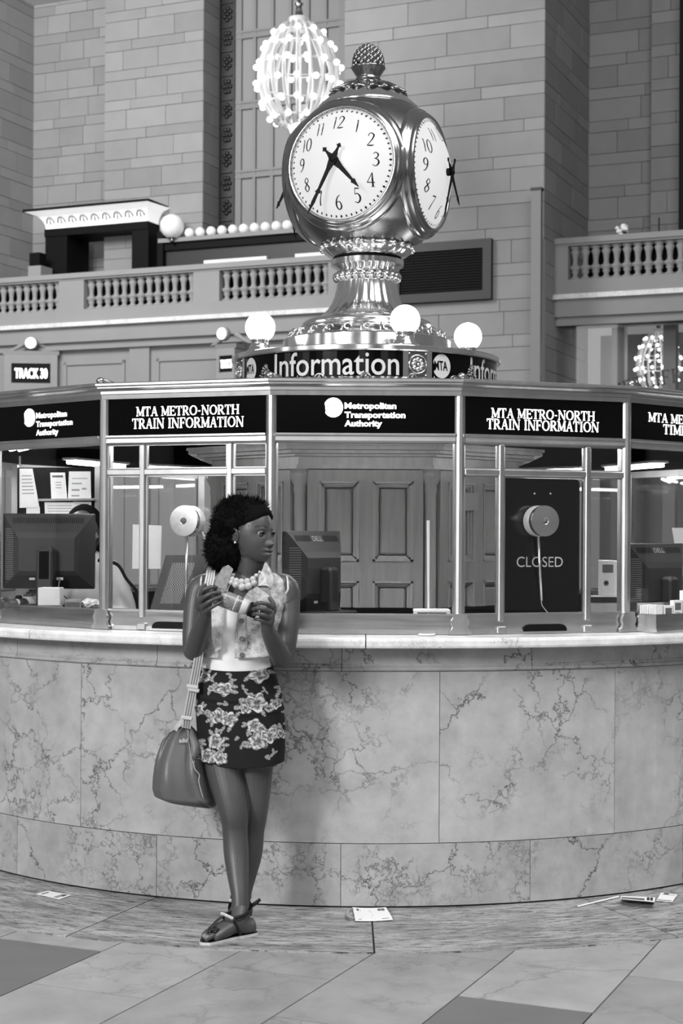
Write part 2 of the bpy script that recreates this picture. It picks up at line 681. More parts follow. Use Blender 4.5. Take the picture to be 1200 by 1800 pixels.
SERIF = {
    'M': (0.98, [_ln(.14, 0, .14, 1, T), _ln(.14, 1, .49, .08, S_), _ln(.49, .08, .84, 1, T * 1.3), _ln(.84, 0, .84, 1, S_), _sf(.14, .03, .26), _sf(.84, .03), _sf(.08, .97, .2), _sf(.9, .97, .2)]),
    'T': (0.74, [_ln(.37, 0, .37, 1, S_), _ln(.02, .96, .72, .96, T * 1.4), _sf(.37, .03), _ln(.04, 1, .04, .74, T), _ln(.70, 1, .70, .74, T)]),
    'A': (0.82, [_ln(.12, 0, .42, 1, T * 1.2), _ln(.42, 1, .70, 0, S_), _ln(.24, .34, .58, .34, T * 1.3), _sf(.12, .03, .26), _sf(.70, .03, .28)]),
    'E': (0.72, [_ln(.16, 0, .16, 1, S_), _ln(.04, .97, .64, .97, T * 1.4), _ln(.04, .03, .68, .03, T * 1.4), _ln(.16, .52, .5, .52, T * 1.3), _ln(.64, 1, .64, .76, T), _ln(.68, 0, .68, .26, T), _ln(.5, .4, .5, .64, T)]),
    'F': (0.68, [_ln(.16, 0, .16, 1, S_), _ln(.04, .97, .64, .97, T * 1.4), _sf(.16, .03), _ln(.16, .5, .48, .5, T * 1.3), _ln(.64, 1, .64, .76, T), _ln(.48, .38, .48, .62, T)]),
    'R': (0.82, [_ln(.16, 0, .16, 1, S_), _sf(.16, .03), _ln(.04, .97, .4, .97, T * 1.3), _arc(.36, .73, .24, .24, -90, 90, T * 1.3, S_), _ln(.16, .49, .4, .49, T * 1.3), _ln(.38, .5, .70, .02, S_), _sf(.74, .03, .2)]),
    'O': (0.92, [_arc(.46, .5, .37, .47, 0, 360, T * 1.2, S_, 28)]),
    'N': (0.92, [_ln(.14, 0, .14, 1, T * 1.2), _ln(.14, 1, .78, 0, S_), _ln(.78, 0, .78, 1, T * 1.2), _sf(.14, .03, .26), _sf(.1, .97, .22), _sf(.78, .97, .26)]),
    'H': (0.92, [_ln(.17, 0, .17, 1, S_), _ln(.75, 0, .75, 1, S_), _ln(.17, .5, .75, .5, T * 1.3), _sf(.17, .03), _sf(.75, .03), _sf(.17, .97), _sf(.75, .97)]),
    'I': (0.40, [_ln(.2, 0, .2, 1, S_), _sf(.2, .03), _sf(.2, .97)]),
    '-': (0.42, [_ln(.08, .42, .34, .42, T * 1.8)]),
    'B': (0.78, [_ln(.16, 0, .16, 1, S_), _ln(.04, .97, .38, .97, T), _ln(.04, .03, .4, .03, T), _ln(.16, .53, .4, .53, T), _arc(.36, .75, .22, .22, -90, 90, T, S_), _arc(.38, .27, .26, .25, -90, 90, T, S_)]),
    'L': (0.68, [_ln(.16, 0, .16, 1, S_), _sf(.16, .97), _ln(.04, .03, .64, .03, T * 1.4), _ln(.63, 0, .63, .26, T)]),
    'S': (0.62, [spline([(.5, .8, T), (.3, .96, T), (.12, .76, S_ * .8), (.3, .54, S_), (.5, .28, S_ * .8), (.3, .04, T), (.08, .22, T)], 5)]),
    'D': (0.88, [_ln(.16, 0, .16, 1, S_), _ln(.04, .97, .4, .97, T), _ln(.04, .03, .4, .03, T), _arc(.38, .5, .4, .47, -90, 90, T, S_)]),
    ' ': (0.36, []),
}
DIGIT = {
    '1': (0.34, [[(.17, .98, .06), (.18, .5, .10), (.16, 0, .07)], [(.17, .98, .05), (.10, .88, .03)]]),
    '2': (0.58, [spline([(.10, .74, .05), (.14, .93, .06), (.31, .98, .07), (.46, .80, .11), (.38, .52, .09), (.20, .22, .06), (.08, .04, .05)], 6), [(.06, .03, .06), (.32, .03, .11), (.52, .06, .05)]]),
    '3': (0.54, [spline([(.10, .88, .05), (.26, .98, .06), (.42, .82, .10), (.34, .60, .07), (.18, .53, .04)], 6), spline([(.18, .53, .04), (.38, .47, .08), (.46, .26, .12), (.34, .05, .08), (.18, .01, .06), (.06, .10, .05)], 6)]),
    '4': (0.60, [[(.42, .98, .05), (.05, .30, .05)], [(.03, .30, .07), (.56, .30, .06)], [(.42, .98, .06), (.41, .5, .12), (.41, 0, .12)], [(.28, .01, .04), (.54, .01, .04)]]),
    '5': (0.54, [[(.16, .97, .09), (.46, .95, .08)], [(.16, .97, .04), (.13, .56, .05)], spline([(.13, .56, .04), (.30, .62, .07), (.46, .44, .12), (.44, .18, .12), (.26, .01, .07), (.06, .08, .05)], 6)]),
    '6': (0.56, [spline([(.46, .96, .05), (.24, .80, .08), (.10, .46, .12), (.12, .16, .11), (.28, .01, .07), (.46, .18, .12), (.42, .46, .09), (.26, .54, .05), (.12, .40, .04)], 6)]),
    '7': (0.52, [[(.06, .95, .10), (.48, .95, .08)], spline([(.48, .95, .05), (.34, .62, .07), (.24, .30, .10), (.20, 0, .11)], 5)]),
    '8': (0.56, [spline([(.28, .54, .09), (.12, .74, .09), (.27, .97, .06), (.43, .77, .07), (.28, .54, .09), (.10, .27, .11), (.28, .02, .06), (.47, .26, .11), (.28, .54, .09)], 6)]),
    '9': (0.56, [spline([(.42, .60, .04), (.28, .47, .05), (.11, .60, .09), (.12, .84, .10), (.28, .98, .06), (.44, .82, .11), (.44, .50, .12), (.30, .16, .08), (.10, .02, .05)], 6)]),
    '0': (0.58, [_arc(.29, .5, .21, .48, 0, 360, .05, .11, 28)]),
}


def stroke_text(body, font, track=0.04):
    """list of (verts, faces) pieces, total width, cap height 1"""
    x, out = 0.0, []
    for ch in body:
        w, st = font[ch]
        for p in st:
            vs, fs = strip([tuple(q) for q in p])
            out.append(([(a + x, b, c) for a, b, c in vs], fs))
        x += w + track
    return out, x - track


def put_serif(mb, body, M, w, h, font=SERIF, fat=None):
    pcs, tw = stroke_text(body, font)
    for vs, fs in pcs:
        mb.add([(a * w / tw, b * h, c) for a, b, c in vs], fs, False, M)
    return mb

# ================================================================== the hall
TH = R_(22.9)
U = Vector((cos(TH), -sin(TH), 0))
NW = Vector((-sin(TH), -cos(TH), 0))          # the end wall faces this way
W0 = Vector((0, 18, 0))
MW = frame(W0, U)                              # local x along the wall, y into it, z up


def WP(px, py, d=0.0):
    """pixel -> (u, z) on the wall plane that lies d behind the base plane (d < 0: in front)"""
    p = on_plane(px, py, W0 - NW * d, NW)
    return (p - W0).dot(U), p.z


def wu(px, d=0.0, py=500):
    return WP(px, py, d)[0]


def wz(px, py, d=0.0):
    return WP(px, py, d)[1]


# ---- floor: marble slabs laid square to the end wall
fl = thing('floor', (0, 0, 0), kind='structure')
MB().add([(-40, -40, -0.02), (40, -40, -0.02), (40, 40, -0.02), (-40, 40, -0.02)], [(0, 1, 2, 3)]).build('floor_bed', 'grout', fl)
fa, fb = U, -NW
cell = 0.4385
for i in range(-4, 10):
    a0 = 0.283 + cell * i
    st = -3.44 if i % 2 == 0 else -3.01
    for j in range(-4, 4):
        b0 = st + 2 * cell * j
        c0 = fa * (a0 + cell / 2) + fb * (b0 + cell)
        if abs(c0.x) > 2.3 or c0.y > -1.9 or c0.y < -5.2:
            continue
        g = 0.0028
        mb = MB()
        cs = [fa * (a0 + x) + fb * (b0 + y) for x, y in ((g, g), (cell - g, g), (cell - g, 2 * cell - g), (g, 2 * cell - g))]
        mb.hexa([c + Vector((0, 0, -0.02)) for c in cs] + cs)
        dark = (i == -1 and j == -1) or (i == 3 and j == -1)
        mb.build('floor_tile', 'tile_dark' if dark else 'tile', fl)
# far floor: one polished sheet beyond the slabs
mb = MB()
mb.add([(-38, -2.2, -0.012), (38, -2.2, -0.012), (38, 38, -0.012), (-38, 38, -0.012)], [(0, 1, 2, 3)])
mb.add([(-38, -38, -0.012), (38, -38, -0.012), (38, -5.0, -0.012), (-38, -5.0, -0.012)], [(0, 1, 2, 3)])
mb.build('floor_sheet', 'tile', fl)
# travertine border round the booth
fb_ = thing('floor_border', (0, -2.6, 0), kind='structure')
RB, RS, RR = 2.2366, 2.3517, 2.8955
for k in range(16):
    t0 = R_(0.8 + 22.5 * (k - 8) + 0.075)
    t1 = R_(0.8 + 22.5 * (k - 7) - 0.075)
    MB().arc(RB - 0.05, RR, t0, t1, -0.02, 0.004, 10).build('border_slab', 'ring', fb_)

MB().lathe([(RB - .05, -.012), (RR - .004, -.012), (RR - .004, .0012), (RB - .05, .0012), (RB - .05, -.012)], 120, smooth=False).build('border_bed', 'joint', fb_)

# ---- far end wall with piers, in coursed limestone
ZB = wz(955, 332, -2.46)
PER = (wz(955, 15, -2.46) - ZB) / 5.0
ZL = PER * 0.655
cube = MB().box(-0.5, 0.5, -0.5, 0.5, -0.5, 0.5).mesh('stone_block')
cube.materials.append(MAT['stone'])


def courses(z0, z1):
    k = math.floor((z0 - ZB) / PER) - 1
    out = []
    while ZB + k * PER < z1:
        b = ZB + k * PER
        for lo, hi, big in ((b, b + ZL, True), (b + ZL, b + PER, False)):
            lo2, hi2 = max(lo, z0), min(hi, z1)
            if hi2 - lo2 > 0.05:
                out.append((lo2, hi2, big, 2 * k + (0 if big else 1)))
        k += 1
    return out


def coursed(parent, M, x0, x1, z0, z1, big=1.15, small=1.5, seed=0):
    """blocks proud of a mortar bed; M: local x along the face, y into it"""
    MB(M).box(x0, x1, 0.02, 0.3, z0, z1).build('mortar_bed', 'mortar', parent)
    rr = random.Random(seed)
    g = 0.008
    for lo, hi, isbig, idx in courses(z0, z1):
        L = big if isbig else small
        ph = (0.0 if (idx // 2) % 2 else 0.42) * L + rr.uniform(-.06, .06)
        x = x0
        first = True
        while x < x1 - 0.02:
            nx = x + (L - ph if first and ph > 0.2 else L * rr.uniform(0.86, 1.12))
            first = False
            if x1 - nx < 0.28:
                nx = x1
            o = bpy.data.objects.new('stone_block', cube)
            COL.objects.link(o)
            o.parent = parent
            o.matrix_parent_inverse = parent.matrix_basis.inverted()
            pr = rr.uniform(0, 0.006)
            o.matrix_basis = M @ Matrix.Translation(((x + nx) / 2, 0.1 - pr, (lo + hi) / 2)) @ Matrix.Diagonal((nx - x - g, 0.2, hi - lo - g, 1))
            x = nx


def side_frame(u):
    """face at wall position u that looks along +U: x runs from the front into the wall"""
    return frame(W0 + U * u, -NW, y=-U)


DA, DB = -0.62, -2.46
ZT = 11.2
uL = wu(57, 0)
wl = thing('wall_left', tuple(W0 + U * uL + NW * 1.5), kind='structure')
coursed(wl, side_frame(uL), -3.2, 0.0, 4.0, ZT, 0.95, 1.3, 1)
MB(MW).box(uL - 14, uL - .31, -3.2, -2.9, 0, ZT).build('pier_face', 'stone_plain', wl)
MB(MW).box(uL - .31, uL - .02, -3.2, 0, 0, 4.0).build('pier_foot', 'stone_plain', wl)
wb = thing('wall_back', tuple(W0), kind='structure')
coursed(wb, MW, uL, wu(182, DA), 5.6, ZT, 0.55, 0.7, 2)
uA0, uA1 = wu(182, DA), wu(355, DA)
coursed(wb, MW @ Matrix.Translation((0, DA, 0)), uA0, uA1, 5.6, ZT, 0.72, 0.95, 3)
coursed(wb, side_frame(uA1), DA, 0.0, 5.6, ZT, 0.5, 0.62, 4)
uB0, uB1 = wu(603, DB), wu(955, DB)
wp = thing('wall_pier', tuple(W0 + U * uB0 - NW * DB), kind='structure')
coursed(wp, MW @ Matrix.Translation((0, DB, 0)), uB0, uB1, 0.0, ZT, 1.02, 1.46, 5)
coursed(wp, side_frame(uB1), DB, 0.0, 2.5, ZT, 0.95, 1.25, 6)
MB(MW).box(uB0, uB0 + 0.02, DB + 0.05, 0.3, 0, ZT).build('pier_flank', 'stone_plain', wp)
wr = thing('wall_right', tuple(W0 + U * uB1), kind='structure')
uR1 = wu(1290, 0)
coursed(wr, MW, uB1, uR1, 5.2, ZT, 0.8, 1.0, 7)
coursed(wr, MW @ Matrix.Translation((0, -.16, 0)), wu(1146), uR1, 5.2, ZT, 0.5, 0.7, 9)
MB(MW).box(wu(1196, -0.3), uR1 + 1, -0.5, -0.3, 5.2, ZT).build('wall_reveal', 'matblack', wr)

# ---- the tall bronze window between the piers
win = thing('window_1', tuple(W0 + U * wu(500) + Vector((0, 0, 5.6))), kind='structure')
u0, u1 = wu(385), wu(611)
uo = wu(413)
coursed(win, MW @ Matrix.Translation((0, 1.6, 0)), u0 - 0.5, u1 + 0.6, 5.6, ZT + 1, 1.0, 1.3, 8)
# carved band: dark relief of leaf squares and rosettes
mb = MB(MW)
mb.box(u0, uo, -0.02, 0.15, 5.6, ZT)
mb.box(u0, u0 + 0.03, -0.06, 0.1, 5.6, ZT)
mb.box(uo - 0.04, uo, -0.06, 0.1, 5.6, ZT)
mb.build('carved_band', 'dark', win)
zz, k = 5.7, 0
um = (u0 + uo) / 2
while zz < ZT - 0.3:
    mb = MB(MW)
    h = 0.42
    for q in range(6):
        a = q * PI / 3 + (0.4 if k % 2 else 0)
        mb.ball((um + 0.06 * cos(a), -0.03, zz + h / 2 + 0.10 * sin(a)), 0.042, 6, 4)
    mb.ball((um, -0.04, zz + h / 2), 0.035, 6, 4)
    mb.box(u0 + 0.04, uo - 0.05, -0.055, 0, zz + h - 0.03, zz + h)
    mb.build('carved_leaf', 'dark', win)
    zz += h
    k += 1
mull = [wu(x) for x in (417, 446, 477, 508, 539, 570, 601)]
tr = [wz(430, y) for y in (-62, 61, 185, 306)]
for q, um in enumerate(mull):
    w_ = 0.07 if q in (0, 6) else 0.028
    MB(MW).box(um - w_, um + w_, -0.03, 0.07, 5.6, ZT).build('window_mullion', 'bronze', win)
for zt in tr:
    mb = MB(MW)
    mb.box(uo, u1, -0.04, 0.06, zt + 0.02, zt + 0.06)
    mb.box(uo, u1, -0.02, 0.05, zt - 0.04, zt + 0.02)
    mb.box(uo, u1, -0.04, 0.06, zt - 0.08, zt - 0.04)
    mb.build('window_transom', 'bronze', win)
zs = [5.6] + sorted(tr) + [ZT]
MAT['pane'] = None
k_ = NT('hazy_pane')
tr_ = k_.n('ShaderNodeBsdfTransparent')
tr_.inputs[0].default_value = (.62, .62, .62, 1)
df_ = k_.n('ShaderNodeBsdfDiffuse')
df_.inputs[0].default_value = (.42, .42, .42, 1)
gl_ = k_.n('ShaderNodeBsdfGlossy')
gl_.inputs['Roughness'].default_value = .1
m1 = k_.n('ShaderNodeMixShader')
m1.inputs[0].default_value = .6
k_.l(tr_.outputs[0], m1.inputs[1])
k_.l(df_.outputs[0], m1.inputs[2])
m2 = k_.n('ShaderNodeMixShader')
m2.inputs[0].default_value = .06
k_.l(m1.outputs[0], m2.inputs[1])
k_.l(gl_.outputs[0], m2.inputs[2])
k_.l(m2.outputs[0], k_.out.inputs[0])
MAT['pane'] = k_.m
for a, b in zip(mull[:-1], mull[1:]):
    for lo, hi in zip(zs[:-1], zs[1:]):
        MB(MW).box(a + .03, b - .03, 0.015, 0.027, lo + .06, hi - .08).build('window_pane', 'pane', win)

# ---- balcony: deck, fascia, ledge and balustrades
DBAL = -1.9
zr1, zr0, zb0, zl = wz(147, 480, DBAL), wz(147, 492, DBAL), wz(147, 544, DBAL), wz(147, 569, DBAL)
uend = wu(603, DB)
uBL = wu(-60, DBAL)
zd = zb0 - 0.12


def balcony(name, ua, ub, zlow):
    t = thing(name, tuple(W0 + U * ((ua + ub) / 2) - NW * DBAL), kind='structure')
    MB(MW).box(ua, ub, DBAL + 0.02, 0.0, zd - 0.3, zd).build('balcony_deck', 'stone_plain', t)
    MB(MW).box(ua, ub, DBAL - 0.10, DBAL + 0.3, zl - 0.05, zl + 0.02).build('balcony_ledge', 'slab', t)
    mb = MB(MW)
    mb.box(ua, ub, DBAL - 0.02, DBAL + 0.3, zl - 0.30, zl - 0.05)
    mb.box(ua, ub, DBAL + 0.05, DBAL + 0.3, zl - 0.42, zl - 0.30)
    mb.build('balcony_cornice', 'stone_plain', t)
    MB(MW).box(ua, ub, DBAL + 0.16, DBAL + 0.5, zlow, zl - 0.42).build('lower_wall', 'stone_plain', t)
    return t


balcony('wall_balcony_left', uBL, uend, 0.0)
tl = bpy.data.objects['wall_balcony_left']
for a, b in ((222, 257), (-10, 2), (548, 590)):
    MB(MW).box(wu(a, DBAL), wu(b, DBAL), DBAL + 0.10, DBAL + 0.2, 0.0, zl - 0.42).build('pilaster', 'stone_plain', tl)
for a, b in ((268, 380), (105, 212)):
    mb = MB(MW)
    ua, ub, zt = wu(a, DBAL), wu(b, DBAL), zl - 0.62
    mb.box(ua, ub, DBAL + 0.13, DBAL + 0.2, zt - 0.05, zt)
    mb.box(ua, ua + .05, DBAL + 0.13, DBAL + 0.2, 0, zt)
    mb.box(ub - .05, ub, DBAL + 0.13, DBAL + 0.2, 0, zt)
    mb.build('panel_moulding', 'stone_plain', tl)
uRB = wu(960, DBAL + 0.3)
uRE = wu(1300, DBAL)
tr_b = balcony('wall_balcony_right', uB1, uRE, wz(1050, 545, DBAL))

_bp = [(.5, 0), (.5, .06), (.26, .10), (.22, .17), (.36, .25), (.28, .29), (.5, .34), (.5, .41), (.27, .45), (.22, .55), (.28, .72), (.42, .85), (.28, .91), (.5, .96), (.5, 1)]
hb = zr0 - zb0
bal_me = MB().lathe([(r * 0.168, z * hb) for r, z in _bp], 10).mesh('baluster')
bal_me.materials.append(MAT['stone_plain'])


def balustrade(label, ua, ub, peds, n_bal):
    t = thing('stone_balustrade', tuple(W0 + U * ((ua + ub) / 2) - NW * DBAL + Vector((0, 0, zd))), label, 'balustrade')
    mb = MB(MW)
    mb.box(ua, ub, DBAL - 0.06, DBAL + 0.26, zr0 + 0.03, zr1)
    mb.box(ua, ub, DBAL - 0.03, DBAL + 0.23, zr0, zr0 + 0.03)
    mb.build('handrail', 'stone_plain', t)
    MB(MW).box(ua, ub, DBAL - 0.02, DBAL + 0.22, zl + 0.02, zb0).build('base_course', 'stone_plain', t)
    for a, b in peds:
        MB(MW).box(a, b, DBAL - 0.02, DBAL + 0.22, zb0, zr0).build('pedestal', 'stone_plain', t)
    edges = [ua] + [q for p in peds for q in p] + [ub]
    for a, b in zip(edges[0::2], edges[1::2]):
        if b - a < 0.2:
            continue
        n = max(1, round((b - a) / 0.160))
        for q in range(n):
            o = bpy.data.objects.new('baluster', bal_me)
            COL.objects.link(o)
            o.parent = t
            o.matrix_parent_inverse = t.matrix_basis.inverted()
            o.matrix_basis = MW @ Matrix.Translation((a + (b - a) * (q + 0.5) / n, DBAL + 0.1, zb0))
    return t


pd = [(wu(a, DBAL), wu(b, DBAL)) for a, b in ((104, 148), (340, 386), (577, 604))]
pd[-1] = (pd[-1][0], uend)
balustrade('long limestone balustrade of the balcony left of the clock', uBL, uend, pd, 11)
balustrade('short limestone balustrade at the far right above the arched glass', uB1, uRE, [(uB1, wu(998, DBAL))], 8)

# ---- dark banquette backs behind the balusters
for lab, a_, b_ in (('long dark banquette behind the left balustrade', uL + .05, uend - .1), ('dark banquette behind the right balustrade', wu(1015, DBAL), uRE)):
    bn = thing('banquette', tuple(W0 + U * ((a_ + b_) / 2) - NW * (DBAL + .4) + Vector((0, 0, zd))), lab, 'seat')
    MB(MW).bbox(a_, b_, DBAL + .29, DBAL + .36, zd + .002, zr0 + .01, .02).build('backrest', 'matblack', bn)
    MB(MW).bbox(a_, b_, DBAL + .36, DBAL + .46, zd + .002, zd + .25, .02).build('seat', 'matblack', bn)

# ---- illuminated bar canopy standing on the balcony
DC = -1.0
cv = thing('bar_canopy', tuple(W0 + U * wu(170, DC) - NW * DC + Vector((0, 0, zd))), 'black framed bar canopy with flared white lit cornice on the balcony', 'canopy')
ua, ub = wu(80, DC), wu(258, DC)
zc0 = wz(80, 404, DC)
zc1 = wz(57, 371, DC - 0.3)
e = 0.27
bt = [(ua, DC), (ub, DC), (ub, DC + 0.7), (ua, DC + 0.7)]
tp = [(ua - e, DC - e), (ub + e * .6, DC - e), (ub + e, DC + 0.7 + .1), (ua - e, DC + 0.7 + .1)]
n = 6
mb = MB(MW)
vs = []
for i in range(n + 1):
    t = i / n
    f = 1 - math.sqrt(max(0, 1 - t * t)) if t < 1 else 1.0
    for (a, b), (c, d) in zip(bt, tp):
        vs.append((a + (c - a) * f, b + (d - b) * f, zc0 + (zc1 - zc0) * t))
fs = [(4 * i + k, 4 * i + (k + 1) % 4, 4 * i + 4 + (k + 1) % 4, 4 * i + 4 + k) for i in range(n) for k in range(4)]
mb.add(vs, fs + [(3, 2, 1, 0), (4 * n, 4 * n + 1, 4 * n + 2, 4 * n + 3)], True)
MAT['cove'] = emit('lit_cove', 0.55, 0.7)
cvo = mb.build('cove', 'cove', cv, angle=40)
for q in range(9):
    uu = ua + (ub - ua) * (q + 0.5) / 9
    mb = MB(MW)
    mb.tube([(uu + 0.075 * cos(a), DC - 0.02 - 0.05 * sin(a), zc0 + 0.10 + 0.09 * sin(a)) for a in np.linspace(0, PI, 8)], 0.016, 5)
    mb.tube([(uu, DC - 0.02, zc0 + .08), (uu, DC - .05, zc0 + .17)], 0.014, 5)
    mb.build('shell_relief', 'stone_plain', cvo)
MB(MW).box(ua - e - .02, ub + e * .6 + .02, DC - e - .02, DC + 0.82, zc1, zc1 + 0.04).build('roof', 'matblack', cv)
MB(MW).box(ua - .02, ub + .02, DC - .02, DC + 0.7, zc0 - 0.13, zc0).build('lintel', 'matblack', cv)
for a, b in ((79, 117), (231, 260)):
    MB(MW).box(wu(a, DC), wu(b, DC), DC, DC + 0.7, zd, zc0 - 0.13).build('post', 'matblack', cv)

# ---- the long dark bar with its row of bulbs
DK = -0.85
bar = thing('bar_counter', tuple(W0 + U * wu(420, DK) - NW * DK + Vector((0, 0, zd))), 'long black bar with a row of small globe bulbs along its top', 'bar')
ua, ub = wu(278, DK), wu(640, DK)
zf1, zf0 = wz(300, 427, DK), wz(300, 440, DK)
MB(MW).box(ua, ub, DK, DK + 0.4, zf0, zf1).build('fascia', 'matblack', bar)
MB(MW).box(ua + .02, ub, DK - 0.06, DK + 0.4, zf1, zf1 + .07).build('bulb_shelf', 'stone_plain', bar)
MB(MW).box(ua, ub, DK + 0.06, DK + 0.3, zd, zf0).build('bar_front', 'dark', bar)
for a, b in ((360, 470), (520, 600)):
    MB(MW).box(wu(a, DK), wu(b, DK), DK - 0.05, DK + 0.02, wz(415, 462, DK), wz(415, 455, DK)).build('light_strip', 'white', bar)
MB(MW).box(wu(278, DK), wu(288, DK), DK - .05, DK + .3, zd, wz(280, 408, DK)).build('end_post', 'matblack', bar)
k_ = NT('pale_globe')
k_.b.inputs['Base Color'].default_value = (.75, .75, .75, 1)
k_.b.inputs['Roughness'].default_value = .2
k_.b.inputs['Emission Color'].default_value = (1, 1, 1, 1)
k_.b.inputs['Emission Strength'].default_value = .14
MAT['pale'] = k_.m
for q in range(14):
    um = wu(331 + 19.1 * q, DK)
    MB(MW).ball((um, DK + 0.02, zf1 + 0.07 + 0.075), 0.085, 10, 8).build('globe_bulb', 'pale', bar)
gl = thing('globe_lamp', tuple(W0 + U * wu(302, DK) - NW * DK + Vector((0, 0, zf1))), 'large pale glass globe lamp between the bar canopy and the bar', 'lamp')
um, zm = WP(302, 398, DK - .1)
MB(MW).ball((um, DK - .1, zm), 0.205, 20, 14).build('globe', 'pale', gl)
mb = MB(MW)
mb.tube([(um, DK - .1, zf1 - .02), (um, DK - .1, zm - .18)], .03, 8)
mb.tube([(um, DK - .1, zm - .21), (um, DK - .1, zm - .17)], .07, 10)
mb.build('lamp_stem', 'frame_d', gl)
# things left on the bar
bk = thing('service_till', tuple(W0 + U * wu(70, DC) - NW * (DC - .3) + Vector((0, 0, zd))), 'dark till on a pale stand behind the balcony rail at far left', 'till')
MB(MW).box(wu(57, DC - .3), wu(75, DC - .3), DC - .4, DC - .2, wz(66, 468, DC - .3), wz(66, 446, DC - .3)).build('till_screen', 'matblack', bk)
MB(MW).box(wu(58, DC - .3), wu(80, DC - .3), DC - .45, DC - .1, zd, wz(66, 470, DC - .3)).build('till_stand', 'stone_plain', bk)

# ---- dark framed grille on the pier
DG = DB - 0.03
gr = thing('wall_grille', tuple(W0 + U * wu(780, DG) - NW * DG + Vector((0, 0, wz(780, 530, DG)))), 'black framed metal grille fixed to the stone pier behind the clock', 'grille')
ua, ub = wu(690, DG), wu(865, DG)
zg1, zg0 = wz(865, 420, DG), wz(865, 526, DG)
MB(MW).box(ua, ub, DG - .02, DG + .02, zg0, zg1).build('grille_plate', 'matblack', gr)
for (a, b, c, d) in ((ua, ub, zg1 - .13, zg1), (ua, ub, zg0, zg0 + .13), (ua, ua + .13, zg0 + .13, zg1 - .13), (ub - .13, ub, zg0 + .13, zg1 - .13)):
    MB(MW).box(a, b, DG - .07, DG, c, d).build('grille_frame', 'dark', gr)
for q in range(15):
    zq = zg0 + .16 + (zg1 - zg0 - .32) * q / 14
    MB(MW).box(ua + .13, ub - .13, DG - .045, DG - .015, zq - .012, zq + .012).build('grille_slat', 'matblack', gr)

# ---- slim metal post at the pier's corner
ps = thing('banner_post', tuple(W0 + U * wu(942, DB - .2) - NW * (DB - .2)), 'tall slim grey metal post in front of the stone pier corner', 'post')
ua, ub = wu(934, DB - .25), wu(951, DB - .25)
MB(MW).box(ua, ub, DB - .30, DB - .2, 0.03, wz(942, 332, DB - .25)).build('post_shaft', 'bronze', ps)
MB(MW).box(ua - .01, ub + .01, DB - .31, DB - .19, wz(942, 336, DB - .25), wz(942, 331, DB - .25)).build('post_cap', 'dark', ps)
MB(MW).box(ua - .05, ub + .05, DB - .35, DB - .13, -.012, 0.03).build('post_foot', 'dark', ps)
# conduit beside it
cd = MB(MW).box(wu(953, DB - .05), wu(958, DB - .05), DB - .08, DB - .02, 0.0, wz(955, 424, DB)).build('corner_strip', 'stone_plain', wp)

# ---- flower arrangement on the right balustrade
bq = thing('white_bouquet', tuple(W0 + U * wu(1092, DBAL) - NW * (DBAL + .1) + Vector((0, 0, zr1))), 'white flower arrangement standing on the right balustrade rail', 'flowers')
cu_, cz_ = WP(1092, 404, DBAL)
for q in range(12):
    a = rnd.uniform(0, 2 * PI)
    rr = rnd.uniform(.03, .10)
    MB(MW).ball((cu_ + rr * cos(a), DBAL + .1 + rnd.uniform(-.06, .06), cz_ + rr * sin(a)), rnd.uniform(.03, .05), 8, 5, sc=(1, 1, .8)).build('blossom', 'white', bq)
MB(MW).lathe([(.03, zr1), (.05, zr1 + .05), (.035, cz_ - .05), (.05, cz_ - .02)], 10, Matrix.Translation((cu_, DBAL + .1, 0))).build('vase', 'dark', bq)

# ---- arched glass front at the right, with its lettering
DG2 = DBAL + 0.10
ga = thing('window_2', tuple(W0 + U * wu(1100, DG2) - NW * DG2 + Vector((0, 0, 3))), kind='structure')
zt = wz(1050, 548, DBAL)
ul, ur = uB1, uRE
MB(MW).box(ul, ur, 0.8, 0.9, 0, zt).build('passage_back', 'stone_plain', ga)
MB(MW).box(ul, ur, -2.2, 0.9, -.01, 0.0).build('passage_floor', 'tile', ga)
for x in (1078, 1168):
    MB(MW).box(wu(x, -1.0), wu(x + 22, -1.0), -1.1, -0.9, 0, zt).build('passage_pier', 'stone_plain', ga)
# arch: a flat ring standing in front of the glass
pc = [WP(a, b, DG2) for a, b in ((1065, 676), (1120, 655), (1200, 640))]
(x1, y1), (x2, y2), (x3, y3) = pc
dd = 2 * (x1 * (y2 - y3) + x2 * (y3 - y1) + x3 * (y1 - y2))
ax = ((x1 ** 2 + y1 ** 2) * (y2 - y3) + (x2 ** 2 + y2 ** 2) * (y3 - y1) + (x3 ** 2 + y3 ** 2) * (y1 - y2)) / dd
az = ((x1 ** 2 + y1 ** 2) * (x3 - x2) + (x2 ** 2 + y2 ** 2) * (x1 - x3) + (x3 ** 2 + y3 ** 2) * (x2 - x1)) / dd
ar = math.hypot(x1 - ax, y1 - az)
mb = MB(MW)
mb.box(ul, ur, DG2, DG2 + .02, 0, zt)
mb.build('glass_pane', 'glass', ga)
ring_ = []
for i in range(25):
    a = PI * i / 24
    ring_.append((ax + (ar - .42) * cos(a), az + (ar - .42) * sin(a)))
mb = MB(MW)
vs, fs = [], []
for i in range(25):
    a = PI * i / 24
    for rr_ in (ar - .62, ar - .36):
        for dd_ in (DG2 - .06, DG2 - .02):
            vs.append((ax + rr_ * cos(a), dd_, az + rr_ * sin(a)))
for i in range(24):
    b = 4 * i
    for q in ((0, 1, 3, 2),):
        pass
    for k, k2 in ((0, 1), (1, 3), (3, 2), (2, 0)):
        fs.append((b + k, b + k2, b + 4 + k2, b + 4 + k))
mb.add(vs, fs)
mb.build('arch_ring', 'dark', ga)
